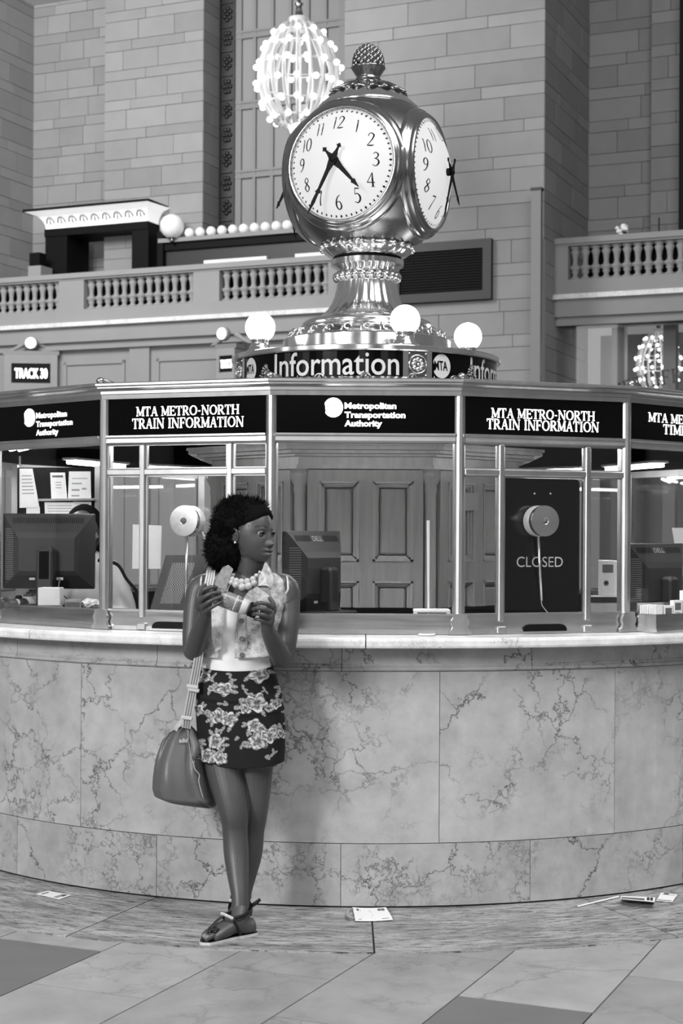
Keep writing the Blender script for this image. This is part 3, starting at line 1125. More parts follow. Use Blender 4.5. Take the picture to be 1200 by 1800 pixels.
# lettering along the arch
pcs, tw = stroke_text('METLIFE', SERIF, 0.10)
hL = 0.20
a_s = math.atan2(wz(1066, 672, DG2) - az, wu(1066, DG2) - ax)
a_e = math.atan2(wz(1197, 650, DG2) - az, wu(1197, DG2) - ax)
mb = MB(MW)
for vs, fs in pcs:
    out = []
    for a, b, c in vs:
        an = a_s + (a_e - a_s) * a / tw
        rr_ = ar - .26 + b * hL
        out.append((ax + rr_ * cos(an), DG2 - .03, az + rr_ * sin(an)))
    mb.add(out, fs)
mb.build('arch_lettering', 'dark', ga)

# ---- outer shell of the concourse, out of view: what glass and metal mirror
sh = thing('wall_front', (0, -21, 0), kind='structure')
MB(MW).box(-30, 40, -39.5, -39.2, 0, 11).build('front_wall_stone', 'pale_stone', sh)
for k in range(6):
    uu = -24 + 11 * k
    MB(MW).box(uu, uu + 2.6, -39.2, -39.0, 0, 3.2).build('front_doorway', 'dark', sh)
    MB(MW).box(uu + 4.5, uu + 8.5, -39.2, -39.1, 4.5, 10.5).build('added_front_window', 'window_glow', sh)  # unseen glowing panes, added for metal to mirror and for light
sd = thing('wall_far_left', (-28, 0, 0), kind='structure')
MB(MW).box(-22.3, -22, -39, -3.3, 0, 9).build('side_wall_stone', 'pale_stone', sd)
for k in range(3):
    MB(MW).box(-22, -21.8, -34 + 11 * k, -30 + 11 * k, 0, 3.5).build('side_doorway', 'dark', sd)
sd = thing('wall_far_right', (28, 0, 0), kind='structure')
MB(MW).box(32, 32.3, -39, 1, 0, 9).build('side_wall_stone', 'pale_stone', sd)
for k in range(3):
    MB(MW).box(31.8, 32, -34 + 11 * k, -30 + 11 * k, 0, 3.5).build('side_doorway', 'dark', sd)


# ---- track number signs on the lower wall
def track_sign(pl, pr, globe, text, label, yw, slope_dir):
    """front face between two pixel corners (left top-bottom, right top-bottom); slope_dir: plan direction of the face"""
    (x0, yt0, yb0), (x1, yt1, yb1) = pl, pr
    a = P(x0, yt0, yw)
    d = Vector((slope_dir[0], slope_dir[1], 0)).normalized()
    nrm = Vector((d.y, -d.x, 0))
    b = on_plane(x1, yt1, a, nrm)
    zb = P(x0, yb0, yw).z
    w = (b - a).dot(d)
    M = frame((a.x, a.y, zb), d)
    hh = a.z - zb
    t = thing('track_sign', tuple(M @ Vector((w / 2, .15, 0))), label, 'sign', 'track signs on the lower wall')
    mb = MB(M)
    mb.box(0, w, 0.02, 0.3, 0, hh)
    mb.build('housing', 'stone_plain', t)
    MB(M).box(-.03, w + .03, -.03, .33, hh, hh + .07).build('cornice', 'bronze', t)
    MB(M).box(-.02, w + .02, -.02, .32, -.06, 0).build('sill', 'bronze', t)
    fx, fz = w * .13, hh * .23
    pn = MB(M).box(fx, w - fx, .0, .03, fz, hh - fz).build('panel', 'matblack', t)
    for (p, q, r, s2) in ((0, fx, 0, hh), (w - fx, w, 0, hh), (fx, w - fx, 0, fz), (fx, w - fx, hh - fz, hh)):
        MB(M).box(p, q, -.03, .02, r, s2).build('border', 'stone_plain', t)
    mb = MB(M @ Matrix.Translation((w * .19, -.006, hh * .36)) @ Matrix.Rotation(PI / 2, 4, 'X'))
    put_text(mb, text, Matrix(), w * .62, hh * .28, bold=.03, depth=.004)
    mb.build('lettering', 'letter', pn)
    # crest scrolls and round lamp
    for s_ in (-1, 1):
        pts = [(w / 2 + s_ * (.09 + .30 * k / 8), .12, hh + .08 + .16 * (1 - k / 8) ** 1.4) for k in range(9)]
        MB(M).tube(pts, [.05 - .03 * k / 8 for k in range(9)], 6).build('scroll', 'stone_plain', t)
    c = M.inverted() @ P(globe[0], globe[1], (M @ Vector((w / 2, .05, 0))).y)
    rr = .095
    mb = MB(M)
    mb.lathe([(rr * 1.0, -.06), (rr * 1.18, -.03), (rr * 1.18, .05), (rr, .06)], 20, Matrix.Translation((c.x, .02, c.z)) @ Matrix.Rotation(PI / 2, 4, 'X'))
    mb.build('lamp_ring', 'stone_plain', t)
    MB(M).ball((c.x, -.02, c.z), rr, 16, 10, sc=(1, .6, 1)).build('lamp_lens', 'globe', t)
    return t


yS = (W0 + U * wu(55, DBAL) - NW * (DBAL - .2)).y
track_sign((8, 624, 688), (101, 627, 690), (55, 604), 'TRACK 30', 'track number sign under a round lamp at the far left', yS, (1, .06))
yS2 = (W0 + U * wu(400, DBAL) - NW * (DBAL - .55)).y
track_sign((382, 614, 668), (414, 604, 660), (392, 587), 'TRACK 29', 'track number sign half hidden behind the left globe of the booth', yS2, (1, -.62))

# ---- chandeliers
def chandelier(px, ptop, pbot, yw, halfw, label, light=60):
    top, bot = P(px, ptop, yw), P(px, pbot, yw)
    hh = top.z - bot.z
    s = (D + yw) / F
    rw = halfw * s
    t = thing('chandelier', tuple(bot), label, 'chandelier', 'concourse chandeliers')
    M = Matrix.Translation(bot)
    zc = hh
    MB(M).lathe([(rw * .04, zc), (rw * .05, zc + hh * .06), (rw * .10, zc + .0 * hh), (rw * .06, zc + hh * .09), (rw * .10, zc + hh * .11), (rw * .04, zc + hh * .13), (rw * .03, zc + hh * 1.6)], 10).build('stem', 'brass_d', t)
    MB(M).lathe([(rw * .18, zc - hh * .12), (rw * .19, zc - hh * .07), (rw * .23, zc - hh * .06), (rw * .23, zc - hh * .01), (rw * .15, zc), (rw * .04, zc + .01)], 20).build('cap', 'crystal', t)
    def rad(f):
        return rw * (.20 + .66 * math.sin(PI * min(1, max(0, (f - .02) / .93))) ** .75) if 0.02 < f < .95 else rw * .2
    for q in range(18):
        a = 2 * PI * q / 18
        pts = [(rad(f) * sin(a), -rad(f) * cos(a), hh * f) for f in np.linspace(.1, .92, 12)]
        MB(M).tube(pts, rw * .058, 6, flat=(1.3, .6)).build('crystal_rib', 'crystal', t)
    for f in (.14, .26, .42, .58, .74, .86):
        rr = rad(f)
        ro = MB(M).tube([(rr * sin(a), -rr * cos(a), hh * f) for a in np.linspace(0, 2 * PI, 25)], rw * .018, 6, cap=False).build('ring', 'crystal', t)
        nb = 14 if rr > rw * .6 else 10
        for q in range(nb):
            a = 2 * PI * (q + .5 * (int(f * 10) % 2)) / nb
            MB(M).ball(((rr + rw * .11) * sin(a), -(rr + rw * .11) * cos(a), hh * f - rw * .02), rw * .066, 8, 6).build('bulb', 'bulb', ro)
    MB(M).ball((0, 0, hh * .045), rw * .2, 14, 8, sc=(1, 1, .75)).build('bottom_bowl', 'bulb', t)
    ld = bpy.data.lights.new('chandelier_glow', 'POINT')
    ld.energy = light
    ld.shadow_soft_size = rw * .5
    lo = bpy.data.objects.new('chandelier_glow', ld)
    COL.objects.link(lo)
    lo.parent = t
    lo.location = (0, 0, hh * .5)
    return t


k_ = NT('crystal_glass')
k_.b.inputs['Base Color'].default_value = (.42, .42, .42, 1)
k_.b.inputs['Roughness'].default_value = .2
k_.b.inputs['Emission Color'].default_value = (1, 1, 1, 1)
k_.b.inputs['Emission Strength'].default_value = .12
MAT['crystal'] = k_.m
chandelier(524, 30, 238, 13.0, 79, 'glowing crystal chandelier hanging beside the clock', 12)
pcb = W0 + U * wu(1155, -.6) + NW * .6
chandelier(1156, 578, 700, pcb.y, 42, 'smaller chandelier standing in for the reflection in the arched glass at right', 8)  # solid chandelier behind the pane, built in place of a mirrored one

# ================================================================== the round booth
# ---- marble counter
ct = thing('marble_counter', (0, 0, 0), 'round veined marble counter with a pale stone shelf', 'counter')
MB().lathe([(RB - .06, 0.004), (RB - .006, 0.004), (RB - .006, 1.02), (RB - .06, 1.02)], 120).build('counter_core', 'joint', ct)
HJ = 0.255
gap = 0.0011


def ring_of(name, mat, r0, r1, z0, z1, start, step, n=None, seg=7):
    n = n or round(360 / step)
    st = 360.0 / n if n * step > 355 else step
    for k in range(n):
        t0, t1 = R_(start + step * k) + gap / RB, R_(start + step * (k + 1)) - gap / RB
        MB().arc(r0, r1, t0, t1, z0, z1, seg).build(name, mat, ct)


# the pieces the photograph shows, then the same rings carried on round the back
ring_of('plinth_panel', 'marble_low', RB - .03, RB, .011, HJ - .0015, -60.6, 19.45, 18)
ring_of('marble_panel', 'marble', RB - .03, RB, HJ + .0015, .926, -70.2, 19.45, 18)
ring_of('frieze_block', 'marble', RB - .03, RB + .004, .957, 1.023, -60.6, 19.45, 18)
for k in range(18):
    t0, t1 = R_(-60.6 + 19.45 * k) + .0006, R_(-60.6 + 19.45 * (k + 1)) - .0006
    path = []
    for i in range(9):
        t = t0 + (t1 - t0) * i / 8
        path.append(((RB * sin(t), -RB * cos(t)), (sin(t), -cos(t))))
    prof = [(-.03, .928), (.004, .928), (.012, .934), (.012, .940), (.006, .944), (.009, .951), (.004, .957), (-.03, .957)]
    MB().sweep(prof, path).build('counter_moulding', 'marble', ct)
for k in range(10):
    t0, t1 = R_(.1 - 18 + 36 * (k - 4)) , R_(.1 + 18 + 36 * (k - 4))
    t0, t1 = R_(0.12 + 36 * (k - 5)) + .0009, R_(0.12 + 36 * (k - 4)) - .0009
    path = [((0, 0), (sin(t), -cos(t))) for t in np.linspace(t0, t1, 15)]
    r = RS
    prof = [(1.62, 1.0236), (r - .008, 1.0236), (r - .002, 1.027), (r, 1.034), (r, 1.052), (r - .003, 1.060), (r - .010, 1.0645), (1.62, 1.0655)]
    MB().sweep(prof, path).build('counter_slab', 'slab', ct)

# ---- glazed kiosk standing on the counter
RG = 2.1564
NF = 18
ZS0, ZS1 = 1.067, 1.145          # kick plate
ZR0, ZR1 = 1.826, 1.8634         # rail under the signs
ZG0, ZG1 = 1.8634, 2.0133        # sign panels
ZC = 2.078                       # cornice top
ZBAR = 1.713
ks = thing('glazed_kiosk', (0, 0, ZS0), 'bronze framed glass kiosk with lit black sign panels around its top', 'kiosk')


def vert(k, r=RG):
    t = R_(20 * k - 10)
    return Vector((r * sin(t), -r * cos(t), 0))


def facet(k):
    """local frame of facet k (0 faces the camera): x left to right, y inwards, origin mid-span at floor"""
    t = R_(20 * k)
    c = RG * cos(R_(10))
    return frame((c * sin(t), -c * cos(t), 0), (cos(t), sin(t), 0))


FWID = 2 * RG * sin(R_(10))
HW = FWID / 2


def fx(px, k, py=900):
    M = facet(k)
    n = M.to_3x3() @ Vector((0, 1, 0))
    p = on_plane(px, py, M.translation, n)
    return (M.inverted() @ p).x


PW = 0.0215     # half width of a post
for k in range(NF):
    t = R_(20 * k - 10)
    M = frame((RG * sin(t), -RG * cos(t), 0), (cos(t), sin(t), 0))
    mb = MB(M)
    # turned face of the post: two canted fillets and a flat
    c = .012
    poly = [(-PW, .03), (-PW, -.004), (-PW + .006, -.012), (-.006, -.018), (.006, -.018), (PW - .006, -.012), (PW, -.004), (PW, .03)]
    mb.prism(poly, ZS0, ZG1)
    po = mb.build('post', 'frame', ks)
    if k in (17, 0, 1, 2, 16, 3):
        # scroll-sided foot
        prof = [(-.045, ZS0), (-.045, ZS0 + .012), (-.036, ZS0 + .018), (-.030, ZS0 + .03), (-.036, ZS0 + .045), (-.036, ZS0 + .055), (-.028, ZS0 + .068), (-.030, ZS0 + .078), (-.018, ZS0 + .082)]
        pl = prof + [(-x, z) for x, z in prof[::-1]]
        MB(M @ Matrix.Rotation(PI / 2, 4, 'X')).prism(pl, .010, .027).build('post_foot', 'frame', po)
        MB(M).lathe([(.008, 0), (.016, .004), (.018, .014), (.012, .022), (.004, .026)], 12, Matrix.Translation((0, -.03, ZC))).build('post_finial', 'frame_d', po)
        MB(M).tube([(0, -.03, ZC + .016), (.02, -.02, ZC + .012), (.05, .02, ZC + .002)], [.010, .007, .002], 6).build('finial_leaf', 'frame_d', po)
for k in range(NF):
    M = facet(k)
    kk = k if k <= 9 else k - NF
    x0, x1 = -HW + PW * .8, HW - PW * .8
    MB(M).box(x0, x1, -.006, .004, ZS0 + .012, ZS1).build('kick_plate', 'kick', ks)
    MB(M).box(x0, x1, -.012, .006, ZS0, ZS0 + .016).build('base_bead', 'frame', ks)
    MB(M).box(x0, x1, -.008, .01, ZS1 - .004, ZS1 + .003).build('sill_bead', 'alu', ks)
    mb = MB(M)
    prof = [(-.014, ZR0), (-.018, ZR0 + .008), (-.016, ZR0 + .024), (-.024, ZR0 + .030), (-.024, ZR1), (.02, ZR1), (.02, ZR0)]
    mb.add([(x, y, z) for x in (x0, x1) for y, z in prof], [tuple(range(7))[::-1], tuple(range(7, 14))] + [(i, (i + 1) % 7, 7 + (i + 1) % 7, 7 + i) for i in range(7)])
    mb.build('rail', 'frame', ks)
    sp = MB(M).box(x0, x1, -.006, .03, ZG0, ZG1).build('sign_panel', 'black', ks)
    # cornice, mitred at the corners
    prof = [(.03, ZG1), (-.020, ZG1), (-.022, ZG1 + .018), (-.028, ZG1 + .020), (-.028, ZG1 + .032), (-.040, ZG1 + .036), (-.050, ZG1 + .042), (-.050, ZG1 + .048), (-.062, ZG1 + .052), (-.062, ZC - .004), (-.056, ZC), (.03, ZC)]
    tn = math.tan(R_(10))
    m = len(prof)
    vs = [((-1 if e == 0 else 1) * (HW - y * tn), y, z) for e in (0, 1) for y, z in prof]
    MB(M).add(vs, [tuple(range(m))[::-1], tuple(range(m, 2 * m))] + [(i, (i + 1) % m, m + (i + 1) % m, m + i) for i in range(m)]).build('cornice', 'frame', ks)
    if abs(kk) == 1:
        pxs = (252, 404.5) if kk == -1 else (879, 1030.5)
        xm = [fx(p, kk) for p in pxs]
        for x in xm:
            mu = MB(M)
            mu.bbox(x - .0125, x + .0125, -.016, .012, ZS1 - .03, ZR0, .004)
            mo = mu.build('mullion', 'frame', ks)
            MB(M).bbox(x - .020, x + .020, -.020, .0, ZS0, ZS0 + .03, .004).build('mullion_foot', 'frame', mo)
        MB(M).bbox(x0, x1, -.014, .012, ZBAR - .013, ZBAR + .013, .004).build('cross_bar', 'frame', ks)
        ed = [x0] + xm + [x1]
        for i in range(3):
            a, b = ed[i] + (.0125 if i else 0), ed[i + 1] - (.0125 if i < 2 else 0)
            for lo, hi in ((ZS1, ZBAR - .013), (ZBAR + .013, ZR0)):
                gp = MB(M).box(a, b, .000, .006, lo, hi).build('glass_pane', 'glass', ks)
                for (p, q, r, s) in ((a, a + .006, lo, hi), (b - .006, b, lo, hi), (a, b, lo, lo + .005), (a, b, hi - .005, hi)):
                    MB(M).box(p, q, -.004, .010, r, s).build('glazing_bead', 'alu' if kk == -1 else 'frame', gp)
        # pass-through slot in the kick plate: a black plate painted as its dark opening
        cx = fx(307 if kk == -1 else 955, kk, 1100)
        hwid = .098
        pts = []
        for a in np.linspace(0, PI / 2, 7):
            pts.append((hwid - .032 + .032 * cos(a), .010 + .022 * sin(a)))
        pts = pts + [(-x, z) for x, z in pts[::-1]]
        so = MB(M @ Matrix.Translation((cx, 0, ZS0 + .004)) @ Matrix.Rotation(PI / 2, 4, 'X')).prism([(hwid, .004)] + pts + [(-hwid, .004)], .0055, .0135).build('pass_slot', 'matblack', ks)
        MB(M).box(cx - hwid, cx + hwid, -.030, -.004, ZS0 + .0005, ZS0 + .005).build('slot_tray', 'alu', so)
    else:
        MB(M).box(x0, x1, .000, .006, ZS1, ZR0).build('glass_pane', 'glass', ks)

# lettering on the signs
def facet_text_frame(k, px, py):
    """frame in the sign plane of facet k whose origin is under that pixel: x to the right, y up, z out"""
    M = facet(k)
    n = M.to_3x3() @ Vector((0, 1, 0))
    p = on_plane(px, py, M @ Vector((0, -.0085, 0)), n)
    x = M.to_3x3() @ Vector((1, 0, 0))
    return frame(p, x, z=-n, y=(0, 0, 1))


def span(k, a, b, py):
    return (facet_text_frame(k, b, py).translation - facet_text_frame(k, a, py).translation).length


signs = {}
for o in ks.children:
    if o.name.startswith('sign_panel'):
        signs[len(signs)] = o


def metro_sign(k, lines):
    mb = MB()
    for txt, xa, xb, yb, h in lines:
        M = facet_text_frame(k, xa, yb)
        put_serif(mb, txt, M, span(k, xa, xb, yb), h)
    mb.build('lettering', 'letter', signs[k % NF])


metro_sign(-1, [('MTA METRO-NORTH', 239, 420, 732, .038), ('TRAIN INFORMATION', 232, 428, 754, .041)])
metro_sign(1, [('MTA METRO-NORTH', 863, 1045, 734, .038), ('TRAIN INFORMATION', 855, 1052, 754, .041)])
metro_sign(2, [('MTA METRO-NORTH', 1139, 1292, 741, .038), ('TIMETABLES', 1165, 1270, 763, .041)])


def authority_sign(k, disc, rows):
    (dx, dy, rr) = disc
    mb = MB()
    M = facet_text_frame(k, dx, dy)
    # round emblem: a disc with a notch on the left and the letters cut out in black
    pts = [(rr * cos(a), rr * sin(a)) for a in np.linspace(R_(155), R_(-145), 40)]
    pts += [(-rr * .80, -rr * .3), (-rr * .84, rr * .1)]
    mb.prism([(x * .98, y) for x, y in pts], 0, .002, M)
    for txt, xa, xb, yb, h in rows:
        put_text(mb, txt, facet_text_frame(k, xa, yb), span(k, xa, xb, yb), h, bold=.035)  # strokes thickened so the glow of the letters is in their shape
    em = mb.build('lettering', 'letter', signs[k % NF])
    mb = MB()
    put_text(mb, 'MTA', M @ Matrix.Translation((-rr * .66, -rr * .2, .0026)), rr * .95, rr * .42, shear=.1)
    mb.build('emblem_lettering', 'black', signs[k % NF])


authority_sign(0, (585.5, 716.5, .039), [('Metropolitan', 605, 696, 722, .032), ('Transportation', 605, 712, 738, .032), ('Authority', 605, 671, 753, .032)])
authority_sign(-2, (51.5, 734.5, .039), [('Metropolitan', 63, 117, 739, .032), ('Transportation', 63, 127, 754, .032), ('Authority', 63, 102, 769, .032)])

# roof and ceiling
MB().lathe([(RG - .06, ZC - .03), (RG - .03, ZC - .005), (1.4, ZC + .07), (.86, 2.196), (.66, 2.21), (.66, 2.18)], 72, smooth=False).build('roof', 'frame_d', ks)
MB().lathe([(RG - .04, ZR0 + .083), (.8, ZR0 + .083), (.8, ZR0 + .095), (RG - .04, ZR0 + .095), (RG - .04, ZR0 + .083)], 72, smooth=False).build('ceiling_panel', 'ceil', ks)
for deg, rl, zl_ in [(d_, 1.62, ZR0 + .03) for d_ in (110, 138, 166, 194, 222, 250)] + [(d_, 1.80, ZR0 + .056) for d_ in (-66, -44, -22, 0, 22, 44, 66)]:  # second row is added, hidden by the rail, to brighten the inside
    t = R_(deg)
    M = frame((rl * sin(t), -rl * cos(t), zl_), (cos(t), sin(t), 0))
    side = 'back of the kiosk' if abs(deg) > 90 else 'front of the kiosk, added out of sight to brighten the inside'
    lo = thing('ceiling_light', tuple(M.translation), 'fluorescent tube fitting under the ceiling at the ' + side, 'lamp', 'fluorescent fittings at the ' + side)
    MB(M).bbox(-.30, .30, -.05, .05, .012, .026, .004).build('fitting', 'white', lo)
    for s in (-1, 1):
        MB(M).tube([(-.28, s * .022, .0), (.28, s * .022, .0)], .010, 10).build('tube', 'tube', lo)

# ---- panelled timber core in the middle (stair to the level below)
core = thing('stair_enclosure', (0, 0, 0), 'octagonal varnished timber enclosure with panelled doors inside the kiosk', 'enclosure')
AP = .76
HS = AP * math.tan(R_(22.5))


def octo(rad, z0, z1, mb):
    poly = [(rad / cos(R_(22.5)) * sin(R_(45 * i + 22.5)), -rad / cos(R_(22.5)) * cos(R_(45 * i + 22.5))) for i in range(8)]
    mb.prism(poly, z0, z1)


mb = MB()
octo(AP - .03, .01, 1.95, mb)
mb.build('core_body', 'wood', core)
mb = MB()
for rad, a, b in ((.80, 1.78, 1.80), (.785, 1.80, 1.865), (.83, 1.865, 1.885)):
    octo(rad, a, b, mb)
mb.build('frieze', 'wood_l', core)
mb = MB()
for rad, a, b in ((.86, 1.800, 1.812), (.90, 1.812, 1.828), (.94, 1.828, 1.846), (.95, 1.846, 1.86)):
    octo(rad - .04, a + .04, b + .04, mb)
mb.build('cornice', 'wood_l', core)
for k in range(8):
    t = R_(45 * k)
    M = frame((AP * sin(t), -AP * cos(t), 0), (cos(t), sin(t), 0))
    mb = MB(M)
    dw = .28
    # door leaf: rails and stiles round four sunk panels
    zrows = [(.10, .40), (.46, .80), (.86, 1.24), (1.335, 1.72)]
    cols = [(-.222, -.030), (.038, .230)]
    xs = [-dw, cols[0][0], cols[0][1], cols[1][0], cols[1][1], dw]
    for a, b in ((xs[0], xs[1]), (xs[2], xs[3]), (xs[4], xs[5])):
        mb.box(a, b, -.034, .0, .03, 1.775)
    zz = .03
    for lo, hi in zrows:
        for a, b in cols:
            mb.box(a, b, -.034, .0, zz, lo)
        zz = hi
    for a, b in cols:
        mb.box(a, b, -.034, .0, zz, 1.775)
    dr = mb.build('door', 'wood', core)
    for lo, hi in zrows[1:]:
        for a, b in cols:
            pm = MB(M)
            for i, (d0, w0) in enumerate(((-.040, .0), (-.028, .010), (-.016, .018))):
                for (p, q, r, s) in ((a + w0, b - w0, lo + w0, lo + w0 + .010), (a + w0, b - w0, hi - w0 - .010, hi - w0), (a + w0, a + w0 + .010, lo + w0, hi - w0), (b - w0 - .010, b - w0, lo + w0, hi - w0)):
                    pm.box(p, q, d0, -.004, r, s)
            pm.build('panel_moulding', 'wood_l', dr)
            MB(M).bbox(a + .034, b - .034, -.016, -.002, lo + .034, hi - .034, .008).build('door_panel', 'wood', dr)
    # corner column between facets
    tc = t + R_(22.5)
    rc = AP / cos(R_(22.5)) + .0
    Mc = Matrix.Translation((rc * sin(tc), -rc * cos(tc), 0))
    MB().lathe([(.045, .02), (.045, .12), (.032, .14), (.030, 1.66), (.036, 1.68), (.032, 1.70), (.052, 1.74), (.052, 1.78)], 14, Mc).build('corner_column', 'wood_l', core)
# notice fixed to the right-hand door
MC = frame((AP * sin(R_(45)), -AP * cos(R_(45)), 0), (cos(R_(45)), sin(R_(45)), 0))
# ---- ring desk inside
dk = thing('ring_desk', (0, -1.8, 0), 'grey desk ring running behind the glass of the kiosk', 'desk')
MB().lathe([(1.55, .98), (2.06, .98), (2.06, 1.012), (1.55, 1.012), (1.55, .98)], 72, smooth=False).build('desk_top', 'plastic_l', dk)
MB().lathe([(1.84, 1.112), (2.07, 1.112), (2.07, 1.135), (1.84, 1.135), (1.84, 1.112)], 72, smooth=False).build('desk_ledge', 'plastic_l', dk)
MB().lathe([(1.84, 1.012), (1.86, 1.012), (1.86, 1.112), (1.84, 1.112), (1.84, 1.012)], 72, smooth=False).build('ledge_riser', 'dark', dk)
MB().lathe([(1.98, .03), (2.02, .03), (2.02, .98), (1.98, .98), (1.98, .03)], 72, smooth=False).build('desk_front', 'dark', dk)
for k in range(9):
    t = R_(40 * k)
    M = frame((1.75 * sin(t), -1.75 * cos(t), 0), (cos(t), sin(t), 0))
    MB(M).box(-.015, .015, -.2, .25, .006, .98).build('desk_leg', 'dark', dk)

# ---- information drum above the roof
RD, HD = .697, 2.395
dm = thing('information_drum', (0, 0, ZC + .1), 'round black drum sign with pale lettering under the clock', 'sign')
zd0, zd1 = 2.238, 2.366
MB().lathe([(RD - .02, HD - .030), (RD + .012, HD - .030), (RD + .016, HD - .024), (RD + .016, HD - .004), (RD + .010, HD), (.3, HD + .004)], 96).build('top_rim', 'brass', dm, angle=30)
MB().lathe([(RD - .03, ZC + .09), (RD + .03, ZC + .09), (RD + .03, zd0 - .02), (RD + .006, zd0), (RD - .02, zd0)], 96).build('bottom_rim', 'brass', dm, angle=30)
PC = -23.7
for q in range(4):
    c = PC + 90 * q
    pn = MB().arc(RD - .03, RD - .004, R_(c - 38.6), R_(c + 38.6), zd0, HD - .03, 26).build('drum_panel', 'black', dm)
    vs, fs, asp = text_geo('Information', bold=.008)
    a0, a1 = R_(c - 17.2), R_(c + 37.2)
    h = .118
    mb = MB()
    mb.add([cyl(RD - .0015, a0 + (a1 - a0) * v[0], zd0 + .006 + v[1] / asp * h) for v in vs], fs)
    mb.build('drum_lettering', 'silver', pn, recalc=False)
    # emblem disc
    mb = MB()
    pts = [(.054 * cos(a), .060 * sin(a)) for a in np.linspace(R_(160), R_(-150), 36)] + [(-.036, -.01)]
    ac = R_(c - 33.6)
    zc_ = zd0 + .062
    mb.add([cyl(RD - .0018, ac + x / RD, zc_ + y) for x, y in pts], [tuple(range(len(pts)))[::-1]])
    mb.build('emblem', 'silver', pn, recalc=False)
    vs, fs, asp = text_geo('MTA', bold=.02, shear=-.1)
    mb = MB()
    mb.add([cyl(RD - .0008, ac + (-.046 + .082 * v[0]) / RD, zc_ - .022 + v[1] / asp * .048) for v in vs], fs)
    mb.build('emblem_lettering', 'black', pn, recalc=False)
    # rosette tile and its frame
    ac = R_(c + 45)
    for s in (-1, 1):
        MB().arc(RD - .03, RD + .004, ac + R_(s * 5.2) - R_(1.1), ac + R_(s * 5.2) + R_(1.1), zd0, HD - .03, 2).build('tile_frame', 'brass', dm)
    M = frame((RD * sin(ac), -RD * cos(ac), (zd0 + HD - .03) / 2), (cos(ac), sin(ac), 0))
    rt = MB(M).box(-.052, .052, -.000, .03, -.062, .062).build('rosette_tile', 'brass_d', dm)
    mb = MB(M)
    mb.tube([(.045 * cos(a), -.006, .045 * sin(a)) for a in np.linspace(0, 2 * PI, 25)], .004, 6, cap=False)
    for p in range(8):
        a = p * PI / 4
        mb.ball((.024 * cos(a), -.004, .024 * sin(a)), .012, 8, 6, sc=(1.0, .6, 1.0))
    mb.ball((0, -.008, 0), .008, 8, 6)
    for sx in (-1, 1):
        for sz in (-1, 1):
            mb.ball((sx * .044, -.002, sz * .053), .006, 6, 4)
    mb.build('rosette', 'brass', rt)
# cresting of small palmettes round the foot of the drum
for q in range(44):
    t = R_(360 / 44 * q)
    rc = .80
    M = frame((rc * sin(t), -rc * cos(t), 2.214), (cos(t), sin(t), 0)) @ Matrix.Scale(1.35, 4)
    mb = MB(M)
    big = q % 2 == 0
    if big:
        mb.tube([(.017 * cos(a), 0, .016 * sin(a) + .004) for a in np.linspace(0, PI, 9)], .005, 5)
        mb.ball((0, 0, .010), .008, 6, 5)
        mb.box(-.006, .006, -.004, .004, -.008, .008)
    else:
        mb.ball((0, 0, .004), .006, 6, 5)
        mb.tube([(0, 0, 0), (0, 0, .018)], [.004, .001], 5)
    mb.build('cresting_leaf', 'brass_d', dm)
for px in (466, 828):
    p = P(px, 655, -.66)
    M = Matrix.Translation((p.x, p.y, 2.215))
    mb = MB(M)
    mb.tube([(0, 0, -.02), (0, 0, .085)], [.012, .003], 6)
    for q in range(22):
        zq = .004 + .003 * q
        a = q * 2.4
        l = .030 * (1 - q / 30)
        mb.tube([(0, 0, zq), (l * cos(a), l * sin(a), zq + .010), (l * 1.2 * cos(a), l * 1.2 * sin(a), zq + .004)], [.003, .005, .002], 5)
    mb.build('pine_sprig', 'brass_d', dm)

# ---- globe lamps on the drum
for px, py, pr, lab in ((457, 576, 26.5, 'lit white globe lamp at the left edge of the drum'), (711.5, 562.5, 26.5, 'lit white globe lamp in front of the clock pedestal'), (822, 592, 24.5, 'lit white globe lamp at the right edge of the drum')):
    yw = {457: -.25, 711.5: -.56, 822: .22}[px]
    c = P(px, py, yw)
    r = pr * (D + yw) / F
    t = thing('globe_lamp', (c.x, c.y, HD), lab, 'lamp', 'globe lamps on the drum')
    MB().ball(c, r, 28, 18).build('globe', 'globe', t)
    zb = HD + .003
    zt_ = c.z - r * .86
    MB().lathe([(.07, zb), (.07, zb + .012), (.058, zb + .02), (.058, zb + .028), (.048, zb + .034), (.046, zt_ - .008), (.05, zt_), (.044, zt_ + .012)], 24, Matrix.Translation((c.x, c.y, 0))).build('lamp_holder', 'brass', t)
t = thing('globe_lamp', (-.08, .56, HD), 'lit globe lamp on the drum hidden behind the clock pedestal', 'lamp', 'globe lamps on the drum')
MB().ball((-.08, .56, HD + .14), .075, 20, 12).build('globe', 'globe', t)
MB().lathe([(.07, HD + .003), (.07, HD + .015), (.046, HD + .034), (.05, HD + .08)], 20, Matrix.Translation((-.08, .56, 0))).build('lamp_holder', 'brass', t)

# ---- the four-faced clock
ck = thing('four_faced_clock', (0, 0, HD), 'polished brass ball clock with four white dials on a fluted pedestal', 'clock')
PXM = D / F


def hz(py):
    return H + (YH + 1.5 - py) * PXM


AXX = .004
AX = Matrix.Translation((AXX, 0, 0))
# base disc, leaf ring, fluted stem
MB().lathe([(.445, HD + .003), (.445, 2.488), (.437, 2.495), (.30, 2.497)], 72, AX).build('base_disc', 'brass', ck, angle=30)


def leafw(r, z, a):
    return r * (1 + .016 * sin(a * 22) * (1 if r > .3 else 0))


